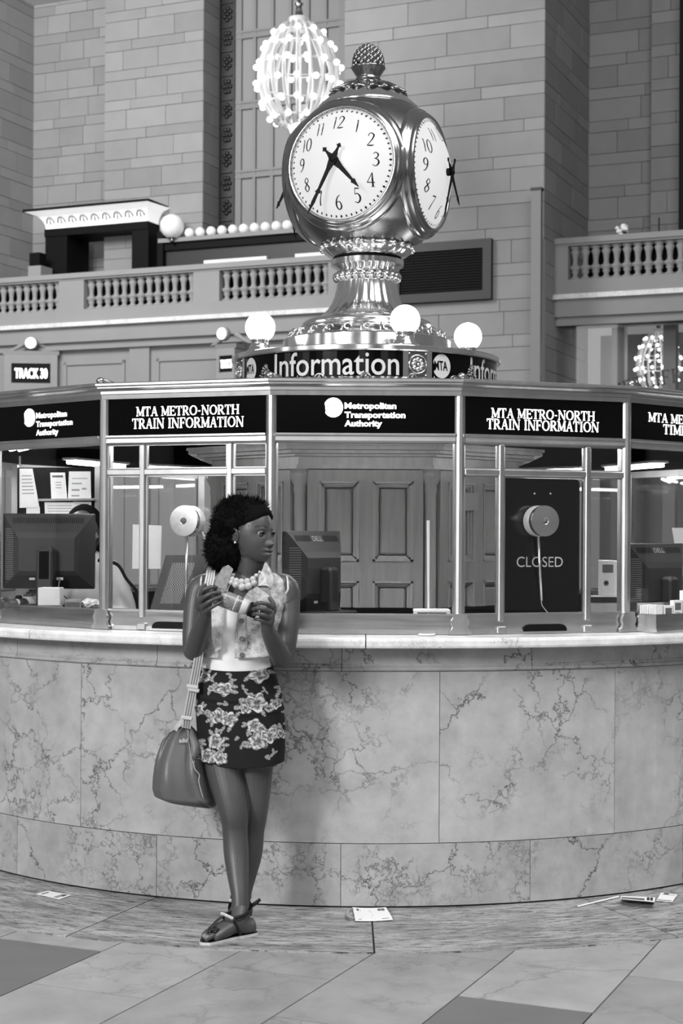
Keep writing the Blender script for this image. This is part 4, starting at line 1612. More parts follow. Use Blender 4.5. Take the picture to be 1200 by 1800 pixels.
MB().lathe([(.432, 2.494), (.412, 2.499), (.392, 2.517), (.372, 2.536), (.345, 2.552), (.30, 2.556)], 176, AX, wave=leafw).build('leaf_ring', 'brass', ck)
for q in range(26):
    a = 2 * PI * q / 26
    M = AX @ frame((.398 * sin(a), -.398 * cos(a), 2.521), (cos(a), sin(a), 0))
    mb = MB(M)
    mb.tube([(.022 * cos(b) * (1 - i * .05), -.012 - i * .0006, .020 * sin(b) * (1 - i * .05)) for i, b in enumerate(np.linspace(0, 1.7 * PI, 10))], .005, 5)
    mb.tube([(-.032, -.02, -.022), (-.03, -.005, .0), (-.02, .012, .024)], [.005, .006, .003], 5)
    mb.build('leaf_scroll', 'brass', ck)
MB().lathe([(.30, 2.552), (.335, 2.555), (.346, 2.572), (.338, 2.588), (.312, 2.602), (.28, 2.608)], 64, AX).build('torus', 'brass', ck)


def flute(r, z, a):
    return r * (1 + .028 * abs(sin(a * 12)) - .012)


st_prof = [(.305, 2.602), (.266, 2.612), (.236, 2.630), (.208, 2.656), (.186, 2.690), (.171, 2.728), (.161, 2.768), (.155, 2.802), (.154, 2.815)]
MB().lathe(st_prof, 240, AX, wave=flute).build('fluted_stem', 'brass', ck)
for q in range(24):
    a = 2 * PI * (q + .5) / 24
    MB().ball((AXX + .163 * sin(a), -.163 * cos(a), 2.830), .0225, 10, 8, sc=(1, 1, 1.1)).build('collar_bead', 'brass', ck)
MB().lathe([(.150, 2.80), (.150, 2.842), (.158, 2.850), (.153, 2.858), (.160, 2.872), (.180, 2.884), (.193, 2.892), (.195, 2.918), (.188, 2.922), (.13, 2.923)], 64, AX).build('collar', 'brass', ck, angle=40)
MB().lathe([(.16, 2.920), (.183, 2.922), (.183, 2.936), (.17, 2.938)], 48, AX).build('neck_band', 'matblack', ck)
# leaf cup that carries the ball
MB().lathe([(.15, 2.930), (.188, 2.934), (.210, 2.948), (.230, 2.966), (.246, 2.988), (.225, 2.998)], 192, AX, wave=lambda r, z, a: r * (1 + .02 * abs(sin(a * 13)))).build('leaf_cup', 'brass', ck)
for q in range(26):
    a = 2 * PI * (q + .5) / 26
    MB().ball((AXX + .245 * sin(a), -.245 * cos(a), 2.984), .0165, 8, 6).build('cup_bead', 'brass', ck)

CB = Vector((AXX, 0, hz(316)))
RBALL, RIM = .450, .286
NA = [R_(-21.7 + 90 * k) for k in range(4)]
nrm = [Vector((sin(a), -cos(a), 0)) for a in NA]
bm = bmesh.new()
bmesh.ops.create_uvsphere(bm, u_segments=144, v_segments=96, radius=RBALL)
lim = cos(math.asin((RIM + .03) / RBALL))
kill = [f for f in bm.faces if max(f.calc_center_median().normalized().dot(n) for n in nrm) > lim]
bmesh.ops.delete(bm, geom=kill, context='FACES')
for v in bm.verts:      # the ball is a little pinched at its foot
    if v.co.z < -.27:
        f_ = 1 - .42 * ((-v.co.z - .27) / .18) ** 1.3 * .55
        v.co.x *= f_
        v.co.y *= f_
    v.co += CB
mb = MB()
mb.frombm(bm, True)
mb.build('ball', 'brass_d', ck)
for q, n in enumerate(nrm):
    e1 = Vector((-n.y, n.x, 0))
    M = frame(CB, e1, z=n, y=(0, 0, 1))
    d0 = math.sqrt(RBALL ** 2 - RIM ** 2)
    prof = [(RIM - .004, d0 - .02), (RIM - .004, d0 + .014), (RIM + .004, d0 + .022), (RIM + .012, d0 + .016), (RIM + .016, d0 + .004), (RIM + .022, d0 + .004), (RIM + .030, d0 - .006), (RIM + .034, d0 - .018), (RIM + .044, d0 - .024), (RIM + .052, d0 - .038), (RIM + .054, d0 - .055), (RIM + .040, d0 - .08)]
    MB(M).lathe(prof, 96).build('bezel', 'brass_m', ck)
    # opal dial: cap of a sphere
    RDI = .447
    dprof = [(max(RIM * t, 1e-4), math.sqrt(RDI ** 2 - (RIM * t) ** 2)) for t in np.linspace(0, 1, 18)]
    vs, fs = [], []
    dial = MB(M).lathe(dprof, 72).build('dial', 'dial', ck)

    def on_dial(x, y, lift=.002):
        return M @ Vector((x, y, math.sqrt(RDI ** 2 - x * x - y * y) + lift))
    # numerals
    for hnum in range(1, 13):
        mb = MB()
        a = R_(30 * hnum)
        rr = .203
        cx_, cy_ = rr * sin(a), rr * cos(a)
        pcs, tw = stroke_text(str(hnum), DIGIT, .02)
        hN = .070
        for vs, fs in pcs:
            mb.add([on_dial(cx_ + (x - tw / 2) * hN, cy_ + (y - .5) * hN) for x, y, z in vs], fs)
        mb.build('numeral', 'matblack', dial, recalc=False)
    mb = MB()
    for mn in range(60):
        a = R_(6 * mn)
        rr = .268
        l, w = (.0085, .0065) if mn % 5 == 0 else (.006, .0040)
        pts = [(0, l), (w, 0), (0, -l), (-w, 0)] if mn % 5 == 0 else [(w, l * .8), (w, -l * .8), (-w, -l * .8), (-w, l * .8)]
        mb.add([on_dial(sin(a) * (rr + y) + cos(a) * x, cos(a) * (rr + y) - sin(a) * x) for x, y in pts], [(0, 1, 2, 3)])
    tag(mb.build('minute_marks', 'matblack', dial, recalc=False), kind='stuff')
    # hands
    top = .447 + .028
    for nm, ang, pts in (
        ('minute_hand', 207, [(0, -.085, .006), (0, -.078, .012), (0, -.070, .018), (0, -.064, .008), (0, -.045, .012), (0, 0, .034), (0, .06, .017), (0, .14, .013), (0, .165, .011), (0, .178, .018), (0, .19, .012), (0, .235, .015), (0, .30, .002)]),
        ('hour_hand', 137.5, [(0, -.085, .004), (0, -.078, .012), (0, -.072, .020), (0, -.062, .008), (0, -.045, .012), (0, 0, .036), (0, .06, .019), (0, .12, .014), (0, .15, .010), (0, .158, .022), (0, .17, .014), (0, .205, .002)])):
        MH = M @ Matrix.Translation((0, 0, top if nm == 'minute_hand' else top - .008)) @ Matrix.Rotation(R_(-ang), 4, 'Z')
        mb = MB()
        vs, fs = strip([(x, y, w * 1.3) for x, y, w in pts])
        mb.add(vs, fs, False, MH)
        mb.add([(a, b, c + .004) for a, b, c in vs], fs, False, MH)
        if nm == 'minute_hand':
            v2, f2 = strip(spline([(-.002, .178, .006), (-.018, .180, .006), (-.022, .172, .003)], 4))
            mb.add(v2, f2, False, MH)
            v2, f2 = strip(spline([(.002, .178, .006), (.012, .184, .005), (.018, .180, .003)], 4))
            mb.add(v2, f2, False, MH)
        mb.add([(.03 * cos(t), -.073 + .007 * sin(t) * (1 if True else 1), .002) for t in (0, PI / 2, PI, 3 * PI / 2)], [(0, 1, 2, 3)], False, MH @ Matrix.Diagonal((.6, 1, 1, 1)))
        mb.build(nm, 'matblack', dial)
    MB(M).lathe([(.020, .43), (.020, .463), (.016, .471), (.016, .483), (.006, .487)], 20).build('hand_hub', 'matblack', dial)
# lid and pine-cone finial
lid = [(.264, 3.715), (.264, 3.734), (.255, 3.742), (.245, 3.752), (.22, 3.775), (.19, 3.798), (.12, 3.830), (.05, 3.850)]
MB().lathe(lid, 72, AX).build('lid', 'brass', ck)
MB().lathe([(.200, 3.800), (.175, 3.820), (.13, 3.838), (.085, 3.856), (.07, 3.862)], 120, AX, wave=lambda r, z, a: r * (1 + .06 * sin(a * 15))).build('lid_leaves', 'brass_d', ck)
for q in range(15):
    a = 2 * PI * q / 15
    MB().tube([(AXX + r_ * sin(a), -r_ * cos(a), z_) for r_, z_ in ((.08, 3.862), (.14, 3.838), (.195, 3.812), (.212, 3.806))], [.008, .013, .010, .003], 6).build('lid_leaf', 'brass_d', ck)
MB().lathe([(.065, hz(153)), (.07, hz(151)), (.062, hz(149)), (.058, hz(146)), (.066, hz(144)), (.068, hz(141)), (.060, hz(139)), (.062, hz(137)), (.085, hz(124)), (.092, hz(121)), (.08, hz(119)), (.05, hz(118))], 60, AX, wave=lambda r, z, a: r * (1 + (.03 * sin(a * 16) if r > .07 else 0))).build('finial_cup', 'brass_d', ck)
cone = thing_cone = MB().lathe([(.05, hz(120)), (.074, hz(117)), (.076, hz(110)), (.070, hz(101)), (.054, hz(92)), (.032, hz(86)), (.008, hz(83))], 32, AX).build('pine_cone', 'brass_d', ck)
rows_ = [(hz(117), .076, 13), (hz(111.5), .076, 13), (hz(106), .073, 12), (hz(100.5), .068, 11), (hz(95), .058, 10), (hz(90), .044, 8), (hz(86), .028, 6)]
for j, (z_, r_, n_) in enumerate(rows_):
    for q in range(n_):
        a = 2 * PI * (q + .5 * (j % 2)) / n_
        MB().ball((AXX + r_ * sin(a), -r_ * cos(a), z_), .0135, 6, 5, sc=(1, 1, 1.25)).build('cone_scale', 'brass_d', cone)

# ================================================================== things in and on the booth
ZLED = 1.135


def monitor(c_left, c_right, ztop, label, brand=None, vents='both'):
    """seen from behind: the two upper back corners in plan, left and right as the viewer sees them"""
    a, b = Vector((c_left[0], c_left[1], 0)), Vector((c_right[0], c_right[1], 0))
    d = (b - a).normalized()
    M = frame(((a + b) / 2).to_tuple()[:2] + (ztop - .335,), d)      # y points away from the viewer, to the screen side
    W, HH = .41, .335
    hw = W / 2
    t = thing('desktop_monitor', (M.translation.x, M.translation.y, ZLED), label, 'monitor', 'desktop monitors in the kiosk')
    MB(M).bbox(-hw, hw, .0, .022, 0, HH, .004).build('screen_bezel', 'plastic', t)
    MB(M).box(-hw + .015, hw - .015, .022, .0225, .015, HH - .015).build('screen', 'black', t)
    ix, it, ib = .062, .085, .06
    o = [(-hw + .004, .0, .004), (hw - .004, .0, .004), (hw - .004, .0, HH - .004), (-hw + .004, .0, HH - .004)]
    i1 = [(-hw + ix, -.042, ib), (hw - ix, -.042, ib), (hw - ix, -.042, HH - it), (-hw + ix, -.042, HH - it)]
    i2 = [(-hw + ix + .02, -.052, ib + .02), (hw - ix - .02, -.052, ib + .02), (hw - ix - .02, -.052, HH - it - .025), (-hw + ix + .02, -.052, HH - it - .025)]
    vs = o + i1 + i2
    fs = [(k, (k + 1) % 4, 4 + (k + 1) % 4, 4 + k) for k in range(4)] + [(4 + k, 4 + (k + 1) % 4, 8 + (k + 1) % 4, 8 + k) for k in range(4)] + [(8, 9, 10, 11), (3, 2, 1, 0)]
    sh = MB(M).add(vs, fs).build('back_shell', 'plastic', t)
    for s in (-1, 1):
        n = 24
        for q in range(n):
            z = .045 + (HH - .115) * q / (n - 1)
            f0 = .16
            top = HH - .004 - (z + .0)
            f1 = min(.88, (top / (it - .004)) * .92 if top < it else 1, ((z - .004) / (ib - .004)) * .92 if z < ib else 1)
            if f1 - f0 < .1:
                continue
            xa, xb = s * (hw - .004 - (ix - .004) * f0), s * (hw - .004 - (ix - .004) * f1)
            ya, yb = -.042 * f0 - .0012, -.042 * f1 - .0012
            mb = MB(M)
            mb.hexa([(xa, ya, z - .0022), (xb, yb, z - .0022), (xb, yb + .004, z - .0022), (xa, ya + .004, z - .0022),
                     (xa, ya, z + .0022), (xb, yb, z + .0022), (xb, yb + .004, z + .0022), (xa, ya + .004, z + .0022)])
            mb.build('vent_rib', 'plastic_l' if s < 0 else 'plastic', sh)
    # slotted strip along the upper bevel
    for q in range(34):
        x = -hw + .05 + (W - .10) * q / 33
        f0, f1 = .18, .48
        z0, z1 = HH - .004 - (it - .004) * f0, HH - .004 - (it - .004) * f1
        if brand and abs(x) < .045:
            continue
        mb = MB(M)
        mb.hexa([(x - .0016, -.042 * f1 - .0012, z1), (x + .0016, -.042 * f1 - .0012, z1), (x + .0016, -.042 * f1 + .004, z1), (x - .0016, -.042 * f1 + .004, z1),
                 (x - .0016, -.042 * f0 - .0012, z0), (x + .0016, -.042 * f0 - .0012, z0), (x + .0016, -.042 * f0 + .004, z0), (x - .0016, -.042 * f0 + .004, z0)])
        mb.build('top_slot', 'matblack', sh)
    if brand:
        nrm_ = Vector((0, -(it - .004), .042)).normalized()
        yv = Vector((0, .042, it - .004)).normalized()
        p = Vector((-.036, -.042 * .46 - .0025, HH - .004 - (it - .004) * .46))
        ML = M @ frame(p, (1, 0, 0), y=yv, z=nrm_)
        put_text(MB(), brand, ML, .07, .022, bold=.02)
        put_text_obj(brand, ML, .072, .022, 'brand_lettering', 'silver' if brand == 'DELL' else 'ink', sh)
    MB(M).bbox(-.034, .034, -.105, -.048, HH * .10, HH * .56, .012).build('neck_head', 'plastic', t)
    MB(M).bbox(-.034, .034, -.105, -.085, ZLED - M.translation.z + .012, HH * .52, .006).build('stand_neck', 'plastic', t)
    MB(M).bbox(-.12, .12, -.14, .06, ZLED - M.translation.z + .001, ZLED - M.translation.z + .014, .005).build('stand_base', 'plastic', t)
    MB(M).box(.045, .075, -.0530, -.050, .040, .052).build('port_plate', 'silver', t)
    MB(M).box(-.075, -.050, -.0530, -.050, .040, .050).build('serial_sticker', 'silver', t)
    pts = spline([(.06, -.054, .045), (.065, -.10, .0), (.09, -.10, -.03), (.13, -.04, ZLED - M.translation.z + .006)], 6)
    MB(M).tube([tuple(p) for p in pts], .003, 6).build('cable', 'plastic_l', t)
    return t


def put_text_obj(body, M, w, h, name, mat, parent, **kw):
    mb = MB()
    put_text(mb, body, M, w, h, **kw)
    return mb.build(name, mat, parent, recalc=False)


def plan(px, yw):
    p = P(px, 950, yw)
    return (p.x, p.y)


monitor(plan(6.5, -1.36), plan(164.5, -1.36), P(85, 903, -1.36).z, 'dark monitor seen from behind in the far left window bay', None)
monitor(plan(505, -2.06), plan(595, -1.73), P(510, 933, -2.06).z, 'dark angled monitor beside the panelled door in the middle bay', 'DELL')
monitor(plan(1107, -1.46), plan(1196, -1.21), P(1110, 955, -1.46).z, 'dark angled monitor behind the brochure rack in the far right bay', 'DELL')


# ---- speaking discs on the glass
def speaker(k, px, py, rod_px, rod_y, label, bend):
    M = facet(k)
    n = M.to_3x3() @ Vector((0, 1, 0))
    p = M.inverted() @ on_plane(px, py, M @ Vector((0, -.080, 0)), n)
    r = .0625
    t = thing('speaking_disc', tuple(M @ Vector((p.x, -.04, p.z - r))), label, 'intercom', 'speaking discs on the kiosk glass')
    MX = M @ Matrix.Translation((p.x, 0, p.z)) @ Matrix.Rotation(PI / 2, 4, 'X')   # z now points out of the glass
    MB(MX).lathe([(r * .96, .002), (r, .006), (r, .050), (r * .985, .053)], 48).build('housing', 'satin', t, angle=30)
    MB(MX).lathe([(r * .93, .053), (r * .93, .056)], 48).build('shadow_gap', 'dark', t)
    MB(MX).lathe([(r * .985, .056), (r, .058), (r, .074), (r * .975, .080), (r * .90, .0805), (.014, .0805), (.012, .079), (.012, .074)], 48).build('front_plate', 'alu', t, angle=30)
    MB(MX).lathe([(.0125, .075), (.0125, .0788)], 20).build('centre_hole', 'ink', t)
    q = M.inverted() @ on_plane(rod_px, rod_y, M @ Vector((0, -.02, 0)), n)
    x2 = q.x
    if bend:
        pts = [(p.x - .002, -.02, p.z - r * .8), (x2, -.02, q.z)]
        MB(M).tube(pts, .0055, 8).build('rod', 'alu', t)
        MB(M).tube([tuple(v) for v in spline([(x2, -.02, q.z), (x2 + .006, -.016, q.z - .02), (x2 + .034, -.010, ZS1 + .004)], 5)], .0022, 6).build('cable', 'alu', t)
    else:
        MB(M).tube([(x2, -.02, p.z - r * .8), (x2, -.02, ZS1 + .004)], .006, 8).build('rod', 'alu', t)
        MB(M).tube([(p.x + .055, -.03, p.z - .045), (p.x + .11, -.012, p.z - .135)], .006, 8).build('stay', 'alu', t)
    return t


speaker(-1, 322, 916, 327, 1070, 'turned aluminium speaking disc on a rod beside the woman', False)
speaker(1, 958, 916, 951, 1056, 'turned aluminium speaking disc in front of the black closed sign', True)

# ---- black CLOSED board behind the glass
M1 = facet(1)
xa, xb = fx(886, 1), fx(1022, 1)
cs = thing('closed_board', tuple(M1 @ Vector(((xa + xb) / 2, .03, ZLED))), 'glossy black board lettered closed behind the right window pane', 'sign')
z1 = ZBAR - .02
pts = [(xa, ZLED + .002), (xb, ZLED + .002)] + [(xb - .02 + .02 * cos(a), z1 - .02 + .02 * sin(a)) for a in np.linspace(0, PI / 2, 5)] + [(xa, z1)]
cb = MB(M1 @ Matrix.Rotation(PI / 2, 4, 'X')).prism(pts, -.026, -.020).build('board', 'black', cs)
nn = M1.to_3x3() @ Vector((0, 1, 0))
pa = on_plane(907.5, 997, M1 @ Vector((0, .019, 0)), nn)
pb = on_plane(988.5, 998, M1 @ Vector((0, .019, 0)), nn)
put_text_obj('CLOSED', frame(pa, M1.to_3x3() @ Vector((1, 0, 0)), y=(0, 0, 1), z=-nn), (pb - pa).length, .042, 'board_lettering', 'silver', cb)
for px_ in (939, 967):
    p = on_plane(px_, 868, M1 @ Vector((0, .018, 0)), nn)
    MB().ball(p, .004, 8, 6).build('screw', 'silver', cb)

# ---- sheets of paper
def sheet(name, corners, label, cat, mat='paper', prints=(), group=None, thick=.0012, curl=0.0):
    """corners: lower-left, lower-right, upper-right, upper-left in space; prints: (x0, x1, y0, y1, material) in sheet units"""
    A, B, C_, D_ = [Vector(c) for c in corners]
    nrm_ = (B - A).cross(D_ - A).normalized()
    if nrm_.z < -.2 or (abs(nrm_.z) <= .2 and nrm_.y > 0):
        nrm_ = -nrm_

    def at(u, v, lift=0.0):
        return A.lerp(B, u).lerp(D_.lerp(C_, u), v) + nrm_ * (lift + curl * (2 * u - 1) ** 2 + curl * .6 * sin(5 * v))
    n = 6
    mb = MB()
    vs = [at(i / n, j / n, s * thick) for s in (1, 0) for j in range(n + 1) for i in range(n + 1)]
    m = (n + 1) ** 2
    fs = []
    for j in range(n):
        for i in range(n):
            q = j * (n + 1) + i
            fs.append((q, q + 1, q + n + 2, q + n + 1))
            fs.append((m + q, m + q + n + 1, m + q + n + 2, m + q + 1))
    rim = [i for i in range(n + 1)] + [(j + 1) * (n + 1) - 1 for j in range(1, n + 1)] + [n * (n + 1) + i for i in range(n - 1, -1, -1)] + [j * (n + 1) for j in range(n - 1, 0, -1)]
    for a, b in zip(rim, rim[1:] + rim[:1]):
        fs.append((b, a, m + a, m + b))
    mb.add(vs, fs)
    ce = (A + B + C_ + D_) / 4
    t = thing(name, tuple(ce), label, cat, group)
    so = mb.build('paper', mat, t)
    for (a, b, c, d, mt) in prints:
        nn_ = 4
        mb = MB()
        mb.add([at(a + (b - a) * i / nn_, c + (d - c) * j, thick + .0004) for j in (0, 1) for i in range(nn_ + 1)], [(i, i + 1, nn_ + 2 + i, nn_ + 1 + i) for i in range(nn_)])
        mb.build('print', mt, so, recalc=False)
    return t


def ground4(pts, z=.006):
    return [on_ground(a, b, z) for a, b in pts]


sheet('leaflet', ground4([(104, 1581.5), (125, 1574), (84, 1566.5), (63, 1572)]), 'white leaflet with grey bands lying on the border at far left', 'leaflet', prints=[(.15, .75, .80, .88, 'ink'), (.1, .9, .15, .32, 'ink_l'), (.5, .9, .1, .2, 'ink')])
lf = sheet('leaflet', ground4([(624, 1620.5), (690, 1618.5), (678, 1596), (619, 1596)], .008), 'printed white leaflet lying on the border in front of the counter', 'leaflet', prints=[(.10, .17, .08, .92, 'ink'), (.72, .92, .10, .92, 'ink'), (.80, .82, .3, .85, 'paper'), (.45, .46, .2, .8, 'ink_l'), (.5, .51, .3, .8, 'ink_l'), (.2, .21, .2, .9, 'ink_l')], curl=.003)
MB().tube([tuple(v) for v in spline([on_ground(620, 1597, .01), on_ground(612, 1600, .02), on_ground(612, 1610, .02), on_ground(624, 1614, .012)], 6)], .006, 6, flat=(.12, 1)).build('folded_flap', 'ink_l', lf)
sheet('paper_strip', ground4([(1015, 1594.5), (1088, 1577), (1087, 1575), (1014, 1592.5)]), 'thin pale paper strip along the foot of the counter at right', 'strip')
fo = sheet('folded_leaflet', ground4([(1090, 1580.5), (1150, 1586), (1151, 1578), (1091, 1575.5)], .03), 'folded leaflet with dark print at the counter foot on the right', 'leaflet', prints=[(.02, .7, .1, .6, 'ink'), (.76, .84, .2, .9, 'dark'), (.86, .94, .2, .9, 'dark')])
A_ = ground4([(1092, 1583.5), (1149, 1587.5), (1149, 1585), (1092, 1580.5)], .006)
mb = MB()
B_ = ground4([(1090, 1580.5), (1150, 1586), (1150, 1585), (1090, 1579)], .03)
mb.hexa(A_ + B_)
mb.build('lower_fold', 'ink_l', fo)
sheet('ticket_card', ground4([(1153, 1584), (1181, 1586), (1190, 1573), (1161, 1570)], .007), 'white ticket card lying beside the folded leaflet', 'card', prints=[(.05, .9, .08, .16, 'ink'), (.1, .9, .80, .86, 'ink_l'), (.2, .5, .86, .98, 'dark')])


def slab4(pts):
    return [on_plane(a, b, (0, 0, 1.0668), Vector((0, 0, 1))) for a, b in pts]


sheet('receipt', slab4([(734, 1117.5), (763, 1117.5), (768, 1113), (741, 1112.5)]), 'small white receipt on the counter shelf under the middle window', 'receipt', curl=.002)
sheet('counter_leaflet', slab4([(1068, 1108.5), (1128, 1110), (1136, 1103.5), (1086, 1102.5)]), 'white leaflet on the counter shelf before the brochure rack', 'leaflet', prints=[(.1, .8, .2, .3, 'ink_l'), (.15, .5, .6, .7, 'ink')], curl=.002)

# ---- inner glass reflections aside: papers pinned up in the far left bay
yb_ = -.78
nb = thing('notice_board', tuple(P(98, 905, yb_ + .03)), 'black notice board behind the far left monitor', 'board')
bp = [P(a, b, yb_ + .02) for a, b in ((29, 985), (168, 985), (168, 822), (29, 822))]
MB().hexa([bp[0], bp[1], bp[1] + Vector((0, .03, 0)), bp[0] + Vector((0, .03, 0)), bp[3], bp[2], bp[2] + Vector((0, .03, 0)), bp[3] + Vector((0, .03, 0))]).build('board', 'matblack', nb)
for a, b, c, d in ((20, 30, 818, 985), (166, 176, 818, 985)):
    q = [P(x, y, yb_) for x, y in ((a, d), (b, d), (b, c), (a, c))]
    e_ = Vector((0, .05, 0))
    MB().hexa([q[0], q[1], q[1] + e_, q[0] + e_, q[3], q[2], q[2] + e_, q[3] + e_]).build('board_post', 'frame_d', nb)
q = [P(x, y, yb_ - .03) for x, y in ((66, 881), (166, 880), (166, 876), (66, 877))]
e_ = Vector((0, .05, 0))
MB().hexa([q[0], q[1], q[1] + e_, q[0] + e_, q[3], q[2], q[2] + e_, q[3] + e_]).build('board_shelf', 'frame_d', nb)
lines_ = [(.15, .85, .80 - .09 * k, .83 - .09 * k, 'ink_l') for k in range(6)]
for pts, lab, pr, dy in (
    (((34, 893), (69, 892), (57, 824), (34, 824)), 'long narrow white paper hanging at the left of the notice board', lines_, 0),
    (((46, 904), (70, 904), (70, 892), (46, 892)), 'small white slip under the long narrow paper on the notice board', (), .004),
    (((90, 878), (118, 878), (114, 831), (88, 831)), 'white notice headed with bold print in the middle of the board', [(.12, .85, .82, .90, 'ink')] + [(.3, .7, .62 - .1 * k, .65 - .1 * k, 'ink_l') for k in range(3)], 0),
    (((119, 879), (160, 879), (159, 829), (121, 829)), 'large white notice at the right of the notice board', [(.15, .85, .74, .77, 'ink_l'), (.15, .6, .55, .6, 'ink_l'), (.15, .5, .32, .38, 'ink_l'), (.6, .8, .36, .42, 'ink_l'), (.15, .5, .12, .17, 'ink_l')], 0),
    (((79, 910), (129, 910), (128, 883), (78, 883)), 'lined white form pinned below the bold headed notice', [(.1, .95, .75 - .18 * k, .80 - .18 * k, 'ink_l') for k in range(4)], -.002),
    (((129, 910), (160, 910), (160, 882), (128, 882)), 'pale printed form pinned below the large white notice', [(.1, .95, .84, .88, 'ink_l'), (.2, .35, .2, .6, 'ink_l'), (.5, .8, .2, .6, 'ink_l')], .0),
):
    sheet('pinned_notice', [P(a, b, yb_ - .01 + dy) for a, b in pts], lab, 'notice', prints=pr, group='papers on the notice board')
sheet('hanging_sheet', [P(a, b, -1.5) for a, b in ((232, 1000), (282, 1000), (284, 924), (233, 922))], 'blank white sheet hanging inside the window left of the speaking disc', 'paper')
sheet('hanging_sheet', [P(a, b, -1.0) for a, b in ((1194, 1012), (1240, 1012), (1240, 928), (1180, 928))], 'white sheet hanging behind the monitor at the right edge', 'paper')
pn_ = MC.to_3x3() @ Vector((0, 1, 0))
sheet('door_notice', [on_plane(a, b, MC @ Vector((0, -.045, 0)), pn_) for a, b in ((815, 898), (840, 897), (840, 867), (815, 866))], 'small pale notice on the timber door right of the middle bay', 'notice', mat='ink_l')

# ---- odds and ends on the ledge of the far left bay
def small_box(name, px0, px1, pt, pb, yw, depth, label, cat, mat='white', parts=()):
    a, b = P(px0, pb, yw), P(px1, pb, yw)
    z1_ = P(px0, pt, yw).z
    t = thing(name, (a.x / 2 + b.x / 2, yw + depth / 2, ZLED), label, cat)
    MB().bbox(a.x, b.x, yw, yw + depth, ZLED + .001, z1_, .003).build('body', mat, t)
    for (u0, u1, v0, v1, mt) in parts:
        w = b.x - a.x
        h_ = z1_ - ZLED
        MB().box(a.x + w * u0, a.x + w * u1, yw - .0015, yw + .001, ZLED + h_ * v0, ZLED + h_ * v1).build('band', mt, t)
    return t


small_box('card_stack', 66, 105, 1033, 1070, -1.56, .09, 'stack of white cards in a holder under the left monitor', 'cards', 'paper', [(.0, 1, .0, .16, 'ink')])
small_box('stamp_box', 114, 141, 1054, 1070, -1.55, .07, 'small grey box on the ledge right of the card stack', 'box', 'ink_l', [(.05, .95, .05, .7, 'ink')])
kb = thing('telephone', tuple(P(48, 1060, -1.36)), 'grey desk telephone with dark keys under the left monitor', 'telephone')
Mk = frame((P(48, 1060, -1.36).x, -1.36, ZLED + .001), (1, -.12, 0))
MB(Mk).hexa([(-.10, 0, 0), (.10, 0, 0), (.10, .16, 0), (-.10, .16, 0), (-.10, 0, .035), (.10, 0, .035), (.10, .16, .075), (-.10, .16, .075)]).build('base', 'plastic_l', kb)
for i in range(5):
    for j in range(3):
        MB(Mk).bbox(-.03 + .024 * i, -.012 + .024 * i, .03 + .035 * j, .05 + .035 * j, .040 + .010 * j, .052 + .010 * j, .002).build('key', 'dark', kb)
cp = thing('crumpled_paper', tuple(P(158, 1068, -1.5)), 'crumpled white paper on the ledge by the left post', 'paper')
mb = MB()
c_ = P(158, 1064, -1.5)
bm = bmesh.new()
bmesh.ops.create_icosphere(bm, subdivisions=3, radius=1)
for v in bm.verts:
    k_n = 1 + .5 * mnoise.noise(v.co * 2.3)
    v.co = Vector((c_.x + v.co.x * .045 * k_n, -1.5 + v.co.y * .04 * k_n, ZLED + .021 + v.co.z * .019 * k_n))
mb.frombm(bm)
mb.build('paper', 'white', cp)

# ---- upright ruler in a tray, middle bay
yr = -1.98
tr_t = thing('upright_ruler', tuple(P(752, 1075, yr)), 'tall white ruler standing in a low white tray in the middle bay', 'ruler')
a, b = P(748.5, 1072, yr), P(754.5, 915, yr)
MB().hexa([(P(751, 1075, yr).x, yr, ZLED + .004), (P(754, 1075, yr).x, yr, ZLED + .004), (P(754, 1075, yr).x, yr + .006, ZLED + .004), (P(751, 1075, yr).x, yr + .006, ZLED + .004),
           (a.x, yr, b.z), (b.x, yr, b.z), (b.x, yr + .006, b.z), (a.x, yr + .006, b.z)]).build('ruler', 'white', tr_t)
ta, tb = P(726, 1075, yr - .03).x, P(791, 1075, yr - .03).x
mb = MB()
mb.bbox(ta, tb, yr - .05, yr + .06, ZLED + .012, ZLED + .026, .004)
mb.build('tray', 'white', tr_t)
for x in (ta + .008, tb - .008):
    MB().box(x - .008, x + .008, yr - .05, yr - .03, ZLED + .001, ZLED + .014).build('tray_foot', 'white', tr_t)

# ---- brochures: stand inside the right window, brass rack outside
small_box('brochure_stand', 1037, 1089, 1048, 1078, -1.72, .12, 'pale brochure stand with a dark rim inside the right window', 'stand', 'silver', [(.0, 1, .62, .95, 'dark')])
p0 = P(1057, 1049, -1.70)
zbs = P(1057, 1048, -1.72).z
bs = thing('timetable_stack', tuple(p0), 'upright stack of white timetables on the pale brochure stand', 'brochures')
xa_, xb_ = P(1057, 985, -1.70).x, P(1078, 985, -1.70).x
zt_ = P(1057, 985, -1.70).z
bo = MB().bbox(xa_, xb_, -1.70, -1.60, zbs, zt_, .002).build('front_sheet', 'paper', bs)
MB().box(xa_ + .003, xb_ - .002, -1.7012, -1.699, zt_ - .052, zt_ - .018).build('print', 'ink', bo)
MB().lathe([(.006, 0), (.011, 0), (.011, .001), (.006, .001), (.006, 0)], 20, Matrix.Translation(((xa_ + xb_) / 2 - .006, -1.7005, zbs + .055)) @ Matrix.Rotation(PI / 2, 4, 'X')).build('emblem', 'ink', bo)
MB().bbox(xb_ + .0005, xb_ + .022, -1.695, -1.60, zbs, zt_ - .002, .002).build('side_sheets', 'white', bs)

